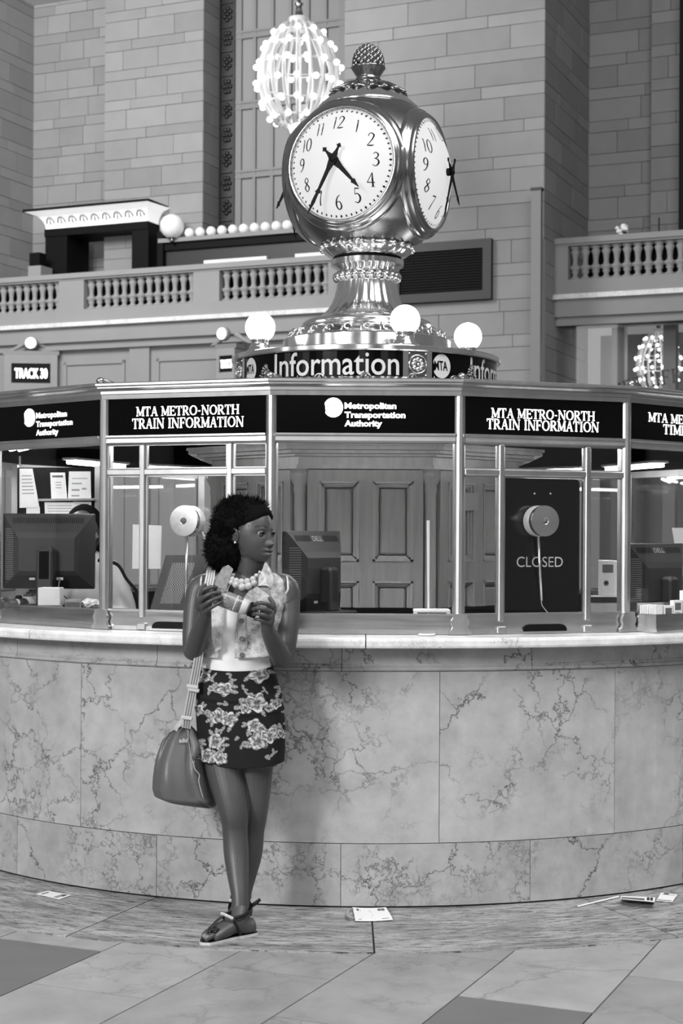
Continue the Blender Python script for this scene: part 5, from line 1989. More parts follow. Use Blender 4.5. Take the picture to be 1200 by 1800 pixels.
Mr = facet(2)
rk0 = fx(1112, 2, 1080)
rk = thing('brochure_rack', tuple(Mr @ Vector((rk0 + .15, -.06, 1.066))), 'brass brochure rack standing on the counter shelf at far right', 'rack')
ra, rb = rk0 - .012, rk0 + .36
d_out = -.135
for (x0_, x1_, y0_, y1_, z0_, z1_, nm) in ((ra, rb, d_out, d_out + .004, 1.068, 1.142, 'rack_front'), (ra, ra + .004, d_out, -.03, 1.068, 1.142, 'rack_side'), (rb - .004, rb, d_out, -.03, 1.068, 1.142, 'rack_side'), (ra, rb, d_out, -.03, 1.066, 1.070, 'rack_floor'), (ra, rb, -.034, -.03, 1.068, 1.185, 'rack_back'), (ra - .004, rb + .004, d_out - .004, d_out, 1.068, 1.082, 'rack_bead')):
    MB(Mr).box(x0_, x1_, y0_, y1_, z0_, z1_).build(nm, 'kick', rk)
for q in range(9):
    yy = d_out + .012 + .0095 * q
    t = thing('timetable', tuple(Mr @ Vector((ra + .03, yy, 1.071))), 'thin white timetable filed edge-on in the left of the rack', 'timetable', 'timetables in the brass rack')
    MB(Mr).box(ra + .006, ra + .052, yy, yy + .006, 1.071, 1.180 - .002 * (q % 3)).build('booklet', 'paper', t)
for q, (x0_, x1_, ht_, band, lab) in enumerate(((.062, .118, .105, .6, 'white timetable with a grey box, first in the rack front row'), (.124, .178, .125, .55, 'white timetable with a dark box, second in the rack front row'), (.186, .245, .165, .78, 'tall white timetable, third in the rack front row'))):
    yy = d_out + .012
    t = thing('timetable', tuple(Mr @ Vector((ra + (x0_ + x1_) / 2, yy, 1.071))), lab, 'timetable', 'timetables in the brass rack')
    bk_ = MB(Mr).box(ra + x0_, ra + x1_, yy, yy + .02, 1.071, 1.071 + ht_).build('booklet', 'paper', t)
    zt2 = 1.071 + ht_
    MB(Mr).box(ra + x0_ + .008, ra + x1_ - .008, yy - .001, yy + .001, zt2 - .040, zt2 - .010).build('print', 'ink', bk_)
    for j in range(4):
        MB(Mr).box(ra + x0_ + .008, ra + x1_ - .012, yy - .001, yy + .001, zt2 - .052 - .010 * j, zt2 - .049 - .010 * j).build('print', 'ink_l', bk_)

# ---- mesh-backed office chair inside the left window
yc = -1.15
oc = thing('office_chair', (P(310, 1000, yc).x, yc, .0), 'dark office chair with a mesh back inside the left window', 'chair')
q4 = [P(263, 1073, yc), P(330, 1073, yc), P(371, 976, yc + .06), P(291, 976, yc + .06)]
nrm_ = (q4[1] - q4[0]).cross(q4[3] - q4[0]).normalized()


def qd(u, v, l=0.0):
    return q4[0].lerp(q4[1], u).lerp(q4[3].lerp(q4[2], u), v) + nrm_ * l


for (u0_, u1_, v0_, v1_) in ((0, .2, 0, 1), (.72, 1, 0, 1), (.2, .72, 0, .12), (.2, .72, .86, 1)):
    MB().hexa([qd(u0_, v0_), qd(u1_, v0_), qd(u1_, v0_, -.03), qd(u0_, v0_, -.03), qd(u0_, v1_), qd(u1_, v1_), qd(u1_, v1_, -.03), qd(u0_, v1_, -.03)]).build('back_frame', 'plastic', oc)
k_ = NT('chair_mesh')
ck_ = k_.n('ShaderNodeTexChecker')
ck_.inputs['Scale'].default_value = 180
ck_.inputs['Color1'].default_value = (.25, .25, .25, 1)
ck_.inputs['Color2'].default_value = (.03, .03, .03, 1)
k_.l(k_.pos(False), ck_.inputs['Vector'])
k_.col(ck_.outputs[0])
MAT['mesh'] = k_.m
MB().hexa([qd(.2, .12), qd(.72, .12), qd(.72, .12, -.008), qd(.2, .12, -.008), qd(.2, .86), qd(.72, .86), qd(.72, .86, -.008), qd(.2, .86, -.008)]).build('mesh_panel', 'mesh', oc)
xc = oc.location.x
MB().bbox(xc - .24, xc + .22, yc - .02, yc + .42, .44, .52, .02).build('seat', 'plastic', oc)
MB().tube([(xc, yc + .2, .1), (xc, yc + .2, .44)], .03, 10).build('gas_lift', 'dark', oc)
MB().tube([(xc, yc + .05, .50), (xc, yc + .0, .80), (xc, yc + .03, 1.12)], .025, 8).build('back_stem', 'plastic', oc)
for q in range(5):
    a = 2 * PI * q / 5
    MB().tube([(xc, yc + .2, .10), (xc + .28 * cos(a), yc + .2 + .28 * sin(a), .06)], [.028, .018], 8).build('base_arm', 'plastic', oc)
    MB().ball((xc + .28 * cos(a), yc + .2 + .28 * sin(a), .033), .032, 10, 6).build('castor', 'dark', oc)

# ================================================================== people
def evaluated(o):
    bpy.context.view_layer.update()
    dg = bpy.context.evaluated_depsgraph_get()
    me = bpy.data.meshes.new_from_object(o.evaluated_get(dg))
    old = o.data
    o.modifiers.clear()
    o.data = me
    if old.users == 0:
        bpy.data.meshes.remove(old)
    return o


def fuse(mb, name, mat, parent, voxel=.003, smooth=4):
    """weld overlapping closed pieces into one continuous skin"""
    o = mb.build(name, mat, None, smooth=True)
    m = o.modifiers.new('r', 'REMESH')
    m.mode = 'VOXEL'
    m.voxel_size = voxel
    m.use_smooth_shade = True
    s = o.modifiers.new('s', 'SMOOTH')
    s.factor = .5
    s.iterations = smooth
    evaluated(o)
    if parent is not None:
        o.parent = parent
        o.matrix_parent_inverse = parent.matrix_basis.inverted()
    return o


def limb(mb, pts, n=6, segs=20):
    """pts: (px, py, yw, radius)"""
    raw = [tuple(P(a, b, c)) + (r,) for a, b, c, r in pts]
    sp = spline(raw, n)
    mb.tube([q[:3] for q in sp], [max(q[3], .001) for q in sp], segs)
    for q in (sp[0], sp[-1]):
        mb.ball(q[:3], q[3] * .99, 14, 10)


def finger(mb, pts, r=.0082):
    sp = spline([tuple(P(*p)) for p in pts], 5)
    n = len(sp)
    mb.tube([tuple(q) for q in sp], [r * (1.08 - .28 * i / (n - 1)) for i in range(n)], 10)
    mb.ball(tuple(sp[-1]), r * .80, 10, 8)
    mb.ball(tuple(sp[0]), r * 1.05, 10, 8)


TORSO = [  # py, centre px, half width px, half depth m, yw
    (1003, 438, 29, .046, -2.455), (1012, 434, 50, .058, -2.45), (1022, 430, 66, .074, -2.445), (1040, 428, 72, .096, -2.44),
    (1070, 427, 71, .112, -2.44), (1100, 424, 66, .110, -2.435), (1135, 418, 59, .100, -2.43), (1165, 414, 56, .096, -2.43),
    (1185, 416, 59, .100, -2.43), (1215, 419, 66, .108, -2.435), (1250, 421, 70, .114, -2.44), (1290, 424, 70, .114, -2.445), (1345, 427, 64, .108, -2.455)]
TOR = np.array(TORSO, float)


def tor(py):
    return [np.interp(py, TOR[:, 0], TOR[:, i]) for i in range(1, 5)]


def tor_pt(py, a, grow=0.0, tilt=0.0):
    """point on the torso surface at pixel row py, angle a from the front (positive to the right of the picture)"""
    cx, hw, hd, yw = tor(py)
    c = P(cx, py, yw)
    w = hw * (D + yw) / F + grow
    d = hd + grow
    sx = math.copysign(abs(sin(a)) ** .85, sin(a))
    sy = math.copysign(abs(cos(a)) ** .85, cos(a))
    return Vector((c.x + w * sx, c.y - d * sy, c.z + tilt * sin(a)))


# ---- the young woman
wm = thing('person', tuple(on_ground(415, 1640)), 'young woman in a denim vest and floral skirt leaning on the counter, looking right', 'person')

k_ = NT('skin')
at_ = k_.n('ShaderNodeAttribute', attribute_name='tone')
nz_ = k_.noise(k_.pos(False), 30, 4)
fac_ = k_.math('MULTIPLY', k_.math('MULTIPLY_ADD', nz_.outputs[0], .3, .85), at_.outputs['Fac'])
k_.col(k_.math('MULTIPLY', fac_, lin(68)))
k_.b.inputs['Roughness'].default_value = .42
k_.b.inputs['Specular IOR Level'].default_value = .45
try:
    k_.b.inputs['Subsurface Weight'].default_value = 0.0
except Exception:
    pass
MAT['skin'] = k_.m

mb = MB()
# trunk
rows = [r[0] for r in TORSO]
vs, fs, NA_ = [], [], 40
for py in np.linspace(1003, 1345, 46):
    for i in range(NA_):
        vs.append(tor_pt(py, 2 * PI * i / NA_, -.008))
for j in range(45):
    for i in range(NA_):
        i2 = (i + 1) % NA_
        fs.append((j * NA_ + i, j * NA_ + i2, (j + 1) * NA_ + i2, (j + 1) * NA_ + i))
fs += [tuple(range(NA_)), tuple(range(45 * NA_, 46 * NA_))[::-1]]
mb.add(vs, fs, True)
# neck
limb(mb, [(438, 1024, -2.45, .058), (438, 1008, -2.455, .052), (440, 990, -2.465, .049), (441, 968, -2.47, .049), (441, 950, -2.47, .05)])
# shoulders and arms
limb(mb, [(372, 1028, -2.445, .046), (352, 1034, -2.45, .047), (344, 1058, -2.46, .0435), (340, 1090, -2.48, .040), (338, 1122, -2.50, .038), (338, 1143, -2.515, .036), (342, 1140, -2.54, .037), (349, 1118, -2.60, .036), (355, 1098, -2.65, .030), (360, 1080, -2.69, .024)])
limb(mb, [(486, 1028, -2.445, .046), (503, 1034, -2.45, .047), (507, 1060, -2.46, .043), (507, 1092, -2.48, .040), (504, 1125, -2.50, .038), (499, 1153, -2.515, .036), (494, 1155, -2.54, .037), (484, 1136, -2.60, .036), (476, 1120, -2.65, .031), (470, 1106, -2.685, .025)])
# legs
LEG1 = [(396, 1285, -2.465, .085), (396, 1350, -2.50, .073), (405, 1400, -2.535, .061), (412, 1438, -2.555, .052), (413, 1462, -2.56, .047), (415, 1500, -2.575, .0465), (418, 1540, -2.61, .039), (421, 1575, -2.645, .031), (422, 1600, -2.66, .031), (424, 1618, -2.665, .033)]
LEG2 = [(450, 1285, -2.45, .085), (446, 1350, -2.46, .072), (446, 1400, -2.475, .060), (445, 1438, -2.48, .050), (442, 1462, -2.475, .047), (439, 1500, -2.465, .0465), (432, 1540, -2.46, .038), (427, 1572, -2.46, .030), (424, 1592, -2.46, .031), (423, 1606, -2.46, .032)]
limb(mb, LEG1, 6, 24)
limb(mb, LEG2, 6, 24)


def foot(mb, heel, toe, ankle):
    """heel and toe: ground points in plan; returns the local frame"""
    h, t_ = Vector(heel), Vector(toe)
    d = (t_ - h)
    L = d.length
    M = frame(h, d)
    zs0 = .016
    sp = spline([(-.004, 0, .036, .030), (.03 * L / .24, 0, .034, .033), (.35 * L, 0, .050, .033), (.55 * L, 0, .040, .032), (.72 * L, 0, .030, .030), (.84 * L, 0, .022, .026)], 6)
    n = len(sp)
    vs, fs, sg = [], [], 18
    for i, q in enumerate(sp):
        f = i / (n - 1)
        wid = .030 + .014 * min(1, max(0, (f - .15) / .6))
        for k in range(sg):
            a = 2 * PI * k / sg
            vs.append((q[0], q[1] + wid * cos(a), max(zs0, q[2] + q[3] * sin(a))))
    for i in range(n - 1):
        for k in range(sg):
            k2 = (k + 1) % sg
            fs.append((i * sg + k, i * sg + k2, (i + 1) * sg + k2, (i + 1) * sg + k))
    fs += [tuple(range(sg))[::-1], tuple(range((n - 1) * sg, n * sg))]
    mb.add(vs, fs, True, M)
    for k, (y, l, r) in enumerate(((.028, 1.0, .0125), (.009, .985, .0098), (-.008, .955, .0094), (-.023, .915, .009), (-.036, .865, .0086))):
        mb.tube([M @ Vector((.74 * L, y * .9, .030)), M @ Vector((.88 * L * l, y, .032)), M @ Vector((.97 * L * l, y, .026))], [r, r, r * .9], 10)
        mb.ball(M @ Vector((.97 * L * l, y, .026)), r * .9, 10, 8)
    a_ = M.inverted() @ Vector(ankle)
    mb.tube([M @ Vector((a_.x, a_.y, a_.z)), M @ Vector((.26 * L, 0, .055)), M @ Vector((.42 * L, 0, .048))], [.032, .034, .028], 14)
    return M, L


HE1, TO1 = on_ground(441, 1645, 0), on_ground(353, 1661, 0)
HE2 = Vector((P(426, 1600, -2.36).x, -2.36, 0))
TO2 = HE2 + Vector((-.006, -.21, 0))
MF1, LF1 = foot(mb, HE1, TO1, P(422, 1598, -2.66))
MF2, LF2 = foot(mb, HE2, TO2, P(424, 1592, -2.46))
# hands
YB = -2.715            # depth of the bottle's axis
bA, bB = P(362, 1041, YB), P(453, 1076, YB)
bd = (bB - bA).normalized()


def palm(mb, c, u, v, w, su, sv, sw):
    """flattened block of the palm: axes u (to the fingers), v (across), w (thickness)"""
    u = u.normalized()
    w = (w - u * w.dot(u)).normalized()
    v = w.cross(u)
    M = frame(c, u, y=v, z=w)
    bm = bmesh.new()
    bmesh.ops.create_icosphere(bm, subdivisions=3, radius=1)
    for q in bm.verts:
        x, y, z = q.co
        q.co = Vector((su * math.copysign(abs(x) ** .7, x), sv * math.copysign(abs(y) ** .7, y), sw * z))
    mb.frombm(bm, True, M)


palm(mb, P(358, 1061, -2.722), P(364, 1048, -2.73) - P(356, 1080, -2.70), None, Vector((.5, -1, .1)), .034, .032, .015)
mb.tube([P(360, 1082, -2.69), P(358, 1066, -2.712)], [.024, .023], 12)
finger(mb, [(352, 1046, -2.738), (358, 1037, -2.756), (370, 1033, -2.758), (380, 1033, -2.742)], .0086)
finger(mb, [(352, 1057, -2.740), (360, 1049, -2.760), (373, 1043, -2.764), (386, 1042, -2.747)], .0088)
finger(mb, [(355, 1068, -2.738), (364, 1060, -2.760), (377, 1053, -2.764), (389, 1050, -2.748)], .0085)
finger(mb, [(359, 1077, -2.730), (368, 1070, -2.752), (380, 1063, -2.758), (389, 1058, -2.744)], .0076)
finger(mb, [(350, 1062, -2.715), (349, 1046, -2.712), (353, 1034, -2.706), (360, 1029, -2.702)], .0098)   # thumb, behind the bottle
palm(mb, P(469, 1085, -2.722), P(474, 1066, -2.72) - P(470, 1106, -2.69), None, Vector((-.5, -1, .1)), .034, .032, .015)
mb.tube([P(470, 1106, -2.685), P(470, 1090, -2.712)], [.025, .023], 12)
finger(mb, [(476, 1067, -2.735), (468, 1062, -2.758), (457, 1060, -2.764), (448, 1062, -2.750)], .0084)
finger(mb, [(475, 1076, -2.738), (466, 1072, -2.762), (454, 1069, -2.768), (445, 1071, -2.752)], .0088)
finger(mb, [(473, 1086, -2.738), (464, 1082, -2.762), (453, 1079, -2.766), (445, 1080, -2.750)], .0086)
finger(mb, [(471, 1096, -2.735), (462, 1092, -2.755), (454, 1089, -2.758), (447, 1089, -2.745)], .0076)
finger(mb, [(474, 1090, -2.715), (481, 1074, -2.712), (480, 1062, -2.712), (474, 1052, -2.710)], .0098)   # thumb

# head, built in its own axes: x to her right (towards us), y forward, z up
YAW = R_(53)
hf = Vector((sin(YAW), -cos(YAW), -.035)).normalized()
hr = Vector((-cos(YAW), -sin(YAW), 0)).normalized()
hu = hr.cross(hf).normalized()
if hu.z < 0:
    hu = -hu
HC = P(441, 937, -2.47)
MH_ = frame(HC, hr, y=hf, z=hu)


def head_pts(nu=200, nv=150):
    out = []
    for j in range(nv + 1):
        ph = PI * j / nv - PI / 2
        for i in range(nu):
            th = 2 * PI * i / nu
            x, y, z = cos(ph) * cos(th), cos(ph) * sin(th), sin(ph)
            t = max(0, -z)
            if t > 0:                         # fuller jaw and chin than an egg
                f_ = math.sqrt(max(0, 1 - t ** 6)) / max(cos(ph), 1e-4)
                bl = 1 if y > 0 else max(0, 1 + y * 2.2)
                f_ = 1 + (min(f_, 6) - 1) * bl
                x, y = x * f_, y * f_
            X, Y, Z = .0725 * x, .094 * y, (.112 if z > 0 else .117) * z
            X *= 1 - .44 * t ** 1.5
            if Y < 0:
                Y *= 1 - .62 * t ** 1.2
                Y *= 1.04
            else:
                Y *= 1 - .12 * t ** 3
                Y += .006 * t
            if z > 0:
                X *= 1 + .03 * z
            if Y > .02:                       # flatter front of the face
                Y = .02 + (Y - .02) * .93
                w = min(1, (Y - .02) / .03)

                def g(cx, cz, sx, sz, amp, both=False):
                    v = math.exp(-((X - cx) / sx) ** 2 - ((Z - cz) / sz) ** 2)
                    if both:
                        v += math.exp(-((X + cx) / sx) ** 2 - ((Z - cz) / sz) ** 2)
                    return amp * v
                dY = g(0, -.037, .0115, .0105, .0180) + g(0, -.014, .0080, .020, .0095) + g(.0120, -.041, .0080, .0075, .0095, True)
                dY += g(.031, .000, .0150, .0100, -.0085, True) + g(.030, .018, .018, .0065, .0035, True)
                dY += g(0, -.0615, .0200, .0060, .0145) + g(0, -.0770, .0185, .0070, .0160) + g(0, -.0690, .0210, .0020, -.0060)
                dY += g(0, -.0870, .013, .0050, -.0035) + g(0, -.1010, .017, .010, .0075)
                dY += g(.043, -.034, .020, .022, .0055, True) + g(0, .055, .04, .03, .003)
                dY += g(0, -.068, .030, .016, .0045)
                Y += dY * w
            out.append((X, Y, Z))
    fs = []
    for j in range(nv):
        for i in range(nu):
            i2 = (i + 1) % nu
            fs.append((j * nu + i, j * nu + i2, (j + 1) * nu + i2, (j + 1) * nu + i))
    return out, fs


hv, hfc = head_pts()
mb.add(hv, hfc, True, MH_)
for s in (1, -1):       # ears
    mb.ball((0, 0, 0), 1, 14, 10, MH_ @ Matrix.Translation((s * .0715, -.010, -.012)) @ Matrix.Rotation(s * R_(22), 4, 'Z') @ Matrix.Diagonal((.009, .018, .030, 1)))
    mb.tube([MH_ @ Vector((s * (.079 + .002 * sin(a)), -.012 + .015 * cos(a), -.010 + .025 * sin(a))) for a in np.linspace(-1.2, 4.0, 14)], .0045, 8)
body = fuse(mb, 'body', 'skin', wm, .0025, 2)
me = body.data
co = np.zeros(len(me.vertices) * 3)
me.vertices.foreach_get('co', co)
co = co.reshape(-1, 3)
MI = np.array(MH_.inverted())
hl = co @ MI[:3, :3].T + MI[:3, 3]
tone = np.ones(len(co))
front = (hl[:, 1] > .05) & (np.abs(hl[:, 0]) < .04)
up_l = front & (np.abs(hl[:, 2] + .0615) < .0062 * np.clip(1.25 - (np.abs(hl[:, 0]) / .026) ** 2, 0, 1))
lo_l = front & (np.abs(hl[:, 2] + .0770) < .0072 * np.clip(1.25 - (np.abs(hl[:, 0]) / .024) ** 2, 0, 1))
tone[up_l] = .55
tone[lo_l] = 1.45
br = (hl[:, 1] > .03) & (np.abs(hl[:, 2] - .0265 + .20 * np.abs(np.abs(hl[:, 0]) - .030) ** 1.2) < .0036) & (np.abs(np.abs(hl[:, 0]) - .031) < .020)
tone[br] = .25
kn = np.exp(-((co - np.array(P(410, 1446, -2.60))) ** 2).sum(1) / .045 ** 2) + np.exp(-((co - np.array(P(447, 1446, -2.53))) ** 2).sum(1) / .045 ** 2)
tone *= 1 - .28 * np.clip(kn, 0, 1)
toe_n = np.array([MF1 @ Vector((.985 * LF1, .028, .036)), MF1 @ Vector((.965 * LF1, .009, .034)), MF1 @ Vector((.935 * LF1, -.008, .034))])
for q in toe_n:
    tone[((co - q) ** 2).sum(1) < .0085 ** 2] = 3.2
at = me.color_attributes.new('tone', 'FLOAT_COLOR', 'POINT')
at.data.foreach_set('color', np.repeat(tone, 4))

# eyes
for s in (1, -1):
    c = Vector((s * .0305, .0735, .0005))
    rE = .0122
    mbE = MB()
    mbE.ball(tuple(MH_ @ c), rE, 20, 14)
    ey = mbE.build('eye', 'sclera', wm)
    gz = (hr * .02 + hf * .99).normalized()
    Mi = frame(MH_ @ c, gz.orthogonal(), z=gz)
    MB(Mi).lathe([(.0001, rE + .0007), (.003, rE + .0004), (.0074, rE - .0020), (.0076, rE - .0030)], 18).build('iris', 'matblack', ey)
    vs, fs = [], []
    nA, nB = 22, 18
    mbl = MB()
    for half in (1, -1):
        for j in range(nB + 1):
            for i in range(nA + 1):
                azm = R_(-80 + 160 * i / nA)
                lim_ = R_(16 if half > 0 else 11) * max(0, cos(azm * 1.35)) ** .8 * (1 if abs(azm) < R_(66) else 0)
                el = lim_ + (R_(80) - lim_) * j / nB
                el *= half
                rr_ = rE * 1.10
                vs.append((rr_ * cos(el) * sin(azm), rr_ * cos(el) * cos(azm), rr_ * sin(el)))
        o_ = 0 if half > 0 else (nA + 1) * (nB + 1)
        for j in range(nB):
            for i in range(nA):
                q = o_ + j * (nA + 1) + i
                fs.append((q, q + 1, q + nA + 2, q + nA + 1))
    mbl.add([Vector(v) + c for v in vs], fs, True, MH_)
    ld_ = mbl.build('eyelid', 'skin', wm)
    ta_ = ld_.data.color_attributes.new('tone', 'FLOAT_COLOR', 'POINT')
    ta_.data.foreach_set('color', [.9] * (4 * len(ld_.data.vertices)))
    lash = [MH_ @ (c + Vector((rE * 1.14 * cos(R_(16) * max(0, cos(a * 1.35)) ** .8) * sin(a), rE * 1.14 * cos(R_(16) * max(0, cos(a * 1.35)) ** .8) * cos(a), rE * 1.14 * sin(R_(16) * max(0, cos(a * 1.35)) ** .8)))) for a in np.linspace(R_(-66), R_(66), 14)]
    MB().tube(lash, .0017, 6).build('eyelashes', 'matblack', ld_)
MB().ball(MH_ @ Vector((.082, -.006, -.036)), .0040, 10, 8).build('earring', 'white', wm)

# hair: soft mass of tight curls
k_ = NT('hair')
k_.col(.005)
k_.b.inputs['Roughness'].default_value = .9
k_.b.inputs['Specular IOR Level'].default_value = .05
MAT['hair'] = k_.m
mb = MB()
ELL = [((0, -.066, .018), (.098, .100, .118)), ((.020, -.088, -.060), (.098, .085, .098)), ((-.030, -.060, -.080), (.085, .080, .075)), ((0, -.005, .062), (.078, .074, .068)), ((.055, -.050, .03), (.046, .05, .07))]
for c, r in ELL:
    mb.ball((0, 0, 0), 1, 24, 16, MH_ @ Matrix.Translation(c) @ Matrix.Diagonal((r[0], r[1], r[2], 1)))
tmp = fuse(mb, 'hair', 'hair', None, .006, 3)
hm = tmp.data
V = [v.co.copy() for v in hm.vertices]
Nn = [v.normal.copy() for v in hm.vertices]
hb_ = MB()
hb_.add([p + n * (.006 * mnoise.noise(p * 60) + .008 * mnoise.noise(p * 22)) for p, n in zip(V, Nn)], [tuple(f.vertices) for f in hm.polygons], True)
rr = random.Random(11)
MHI = MH_.inverted()
for q in range(9000):
    i = rr.randrange(len(V))
    p, n = V[i], Nn[i]
    l = MHI @ p
    if l.y > .035 and l.z < .11:
        continue
    d0 = (n + Vector((rr.uniform(-.8, .8), rr.uniform(-.8, .8), rr.uniform(-.8, .8)))).normalized()
    ln = rr.uniform(.006, .020)
    sd_ = d0.orthogonal().normalized() * .0009
    k1 = Vector((rr.uniform(-.7, .7), rr.uniform(-.7, .7), rr.uniform(-.7, .7))) * ln
    a, b, c = p - n * .003, p + d0 * ln * .6 + k1 * .3, p + d0 * ln + k1
    hb_.add([a - sd_, a + sd_, b + sd_, b - sd_, c], [(0, 1, 2, 3), (3, 2, 4)], True)
bpy.data.objects.remove(tmp)
hb_.build('hair', 'hair', wm, recalc=False)
# head band
mb = MB()
n = 48
vs, fs = [], []
prof = [(-.020, .000), (-.016, .007), (-.004, .010), (.006, .008), (.014, .010), (.020, .000)]
for i in range(n):
    a = 2 * PI * i / n
    f = (cos(a) + 1) / 2          # 1 in front
    zb_ = .004 + .082 * f ** 1.15
    kk = math.sqrt(max(.12, 1 - (zb_ / .118) ** 2))
    base = Vector((.0745 * kk * sin(a), .092 * kk * cos(a) if cos(a) > 0 else .10 * kk * cos(a), zb_))
    nr = Vector((sin(a), cos(a), .9 * f)).normalized()
    upv = Vector((-.35 * sin(a) * f, -.75 * f, 1)).normalized()
    for (u_, o_) in prof:
        vs.append(base + upv * u_ * (1 + .1 * sin(3 * a)) + nr * (o_ + .002 * sin(9 * a + u_ * 200)))
m = len(prof)
for i in range(n):
    j = (i + 1) % n
    for k in range(m - 1):
        fs.append((i * m + k, j * m + k, j * m + k + 1, i * m + k + 1))
mb.add(vs, fs, True, MH_)
MAT['cloth_black'] = pbr('black_cloth', 9, .9, bump=.3, bscale=300, spec=.1)
mb.build('headband', 'cloth_black', wm)

# ---- clothes
def shell(rows, a_fun, grow, mat, name, parent, na=60, tilt=None, thick=.003, wrinkle=0.0, attr=None, smooth=True, gfun=None):
    """cloth that follows the trunk between pixel rows; a_fun(py) -> (a0, a1) angular span"""
    vs, fs = [], []
    for j, py in enumerate(rows):
        a0, a1 = a_fun(py)
        for i in range(na + 1):
            a = a0 + (a1 - a0) * i / na
            g_ = grow if gfun is None else grow + gfun(py, a)
            tl = 0 if tilt is None else tilt(j / (len(rows) - 1), a)
            p = tor_pt(py, a, g_, tl)
            if wrinkle:
                p = p + Vector((p.x - tor_pt(py, a, 0).x, p.y - tor_pt(py, a, 0).y, 0)).normalized() * wrinkle * mnoise.noise(Vector((p.x * 16, p.y * 16, p.z * 26)))
            vs.append(p)
    n = na + 1
    for j in range(len(rows) - 1):
        for i in range(na):
            fs.append((j * n + i, j * n + i + 1, (j + 1) * n + i + 1, (j + 1) * n + i))
    mb = MB()
    mb.add(vs, fs, smooth)
    o = mb.build(name, mat, parent, recalc=False)
    m = o.modifiers.new('solid', 'SOLIDIFY')
    m.thickness = thick
    m.offset = 0
    return o


MAT['tank'] = pbr('white_jersey', 226, .85, 0, .03, 12)
shell(np.linspace(1052, 1188, 40), lambda py: (-PI, PI), .006, 'tank', 'tank_top', wm, 72, wrinkle=.006, tilt=lambda t, a: (.016 * sin(a) * t))
k_ = NT('washed_denim')
v_ = k_.pos(False)
n1_ = k_.noise(v_, 26, 6, .65)
n2_ = k_.noise(v_, 90, 4)
base_ = k_.ramp(n1_.outputs[0], [(.30, .10), (.42, .30), (.55, .50), (.72, .66)])
k_.col(k_.math('MULTIPLY', base_, k_.math('MULTIPLY_ADD', n2_.outputs[0], .6, .7)))
k_.b.inputs['Roughness'].default_value = .9
k_.bump(k_.noise(v_, 160, 3).outputs[0], .4, .004)
MAT['denim'] = k_.m


def asin_px(px, py, grow):
    cx, hw, hd, yw = tor(py)
    w = hw + grow * F / (D + yw)
    q = max(-1, min(1, (px - cx) / w))
    return math.copysign(math.asin(abs(q) ** (1 / .85)), q)


def vest_span(py):
    left = np.interp(py, [1008, 1030, 1060, 1100, 1150], [416, 408, 398, 395, 391])
    right = np.interp(py, [1008, 1030, 1060, 1100, 1150], [450, 444, 426, 419, 417])
    a_r, a_l = asin_px(right, py, .014), asin_px(left, py, .014)
    return a_r, a_l + 2 * PI


vest = shell(np.linspace(1008, 1153, 44), vest_span, .013, 'denim', 'denim_vest', wm, 90, thick=.005, wrinkle=.007, gfun=lambda py, a: .004 + (.010 if py > 1130 else 0) * (py - 1130) / 23 if py > 1130 else .004)


def flap(pts, yw, name, mat, parent, thick=.004, bend=.006):
    """cloth flap from a pixel outline, standing a little proud of what lies behind"""
    n = len(pts)
    ps = [P(a, b, yw + (c if len(q_) > 2 else 0)) for q_ in pts for (a, b, c) in [tuple(q_) + (0,) * (3 - len(q_))]]
    ce = sum(ps, Vector()) / n + Vector((0, -bend, 0))
    mb = MB()
    mb.add(ps + [ce], [(i, (i + 1) % n, n) for i in range(n)], False)
    o = mb.build(name, mat, parent, recalc=False)
    m = o.modifiers.new('s', 'SUBSURF')
    m.levels = m.render_levels = 2
    m.subdivision_type = 'SIMPLE'
    m2_ = o.modifiers.new('solid', 'SOLIDIFY')
    m2_.thickness = thick
    return o


MAT['denim_d'] = pbr('patterned_denim', 128, .9, 0, .55, 60, .3, 160)
flap([(402, 994, .02), (410, 1001, 0), (402, 1022, -.01), (398, 1036, -.015), (385, 1034, -.01), (377, 1028, 0), (384, 1012, .02), (392, 998, .03)], -2.535, 'collar', 'denim_d', vest)
flap([(466, 986, .04), (474, 1000, .02), (479, 1015, .01), (478, 1038, -.01), (468, 1030, -.02), (452, 1031, -.02), (455, 1012, -.01), (462, 998, .02)], -2.535, 'collar', 'denim', vest)
flap([(436, 1040, -.01), (452, 1031, -.01), (474, 1048, -.01), (484, 1060, 0), (478, 1066, 0), (455, 1058, -.01)], -2.56, 'pocket_flap', 'denim', vest)
flap([(372, 1060, 0), (394, 1066, 0), (392, 1100, 0), (388, 1140, 0), (378, 1146, .0), (372, 1120, 0)], -2.562, 'pocket', 'denim', vest)
for py in (1088, 1119, 1147):
    a = asin_px(429, py, .02)
    p = tor_pt(py, a, .026)
    bt_ = MB(Matrix.Translation(p) @ Matrix.Rotation(PI / 2, 4, 'X')).lathe([(.0001, .004), (.004, .004), (.005, .005), (.0085, .005), (.0095, .002), (.0095, -.006)], 20).build('button', 'ink', vest)
for px_ in (421, 437):
    pts = [tor_pt(py, asin_px(px_ + (0 if px_ == 437 else 1), py, .018), .0225) for py in np.linspace(1076, 1150, 12)]
    MB().tube(pts, .0013, 5).build('seam', 'ink_l', vest)
# arm-hole bindings
for cx_, s in ((359, -1), (499, 1)):
    pts = [P(cx_ + s * 3 * cos(a) + (s * 4 if sin(a) > 0 else 0), 1040 - 28 * sin(a), -2.445 - .085 * cos(a)) for a in np.linspace(-1.9, 1.9, 16)]
    MB().tube(pts, .0022, 8, flat=(1, 1.8)).build('armhole_binding', 'denim', vest)

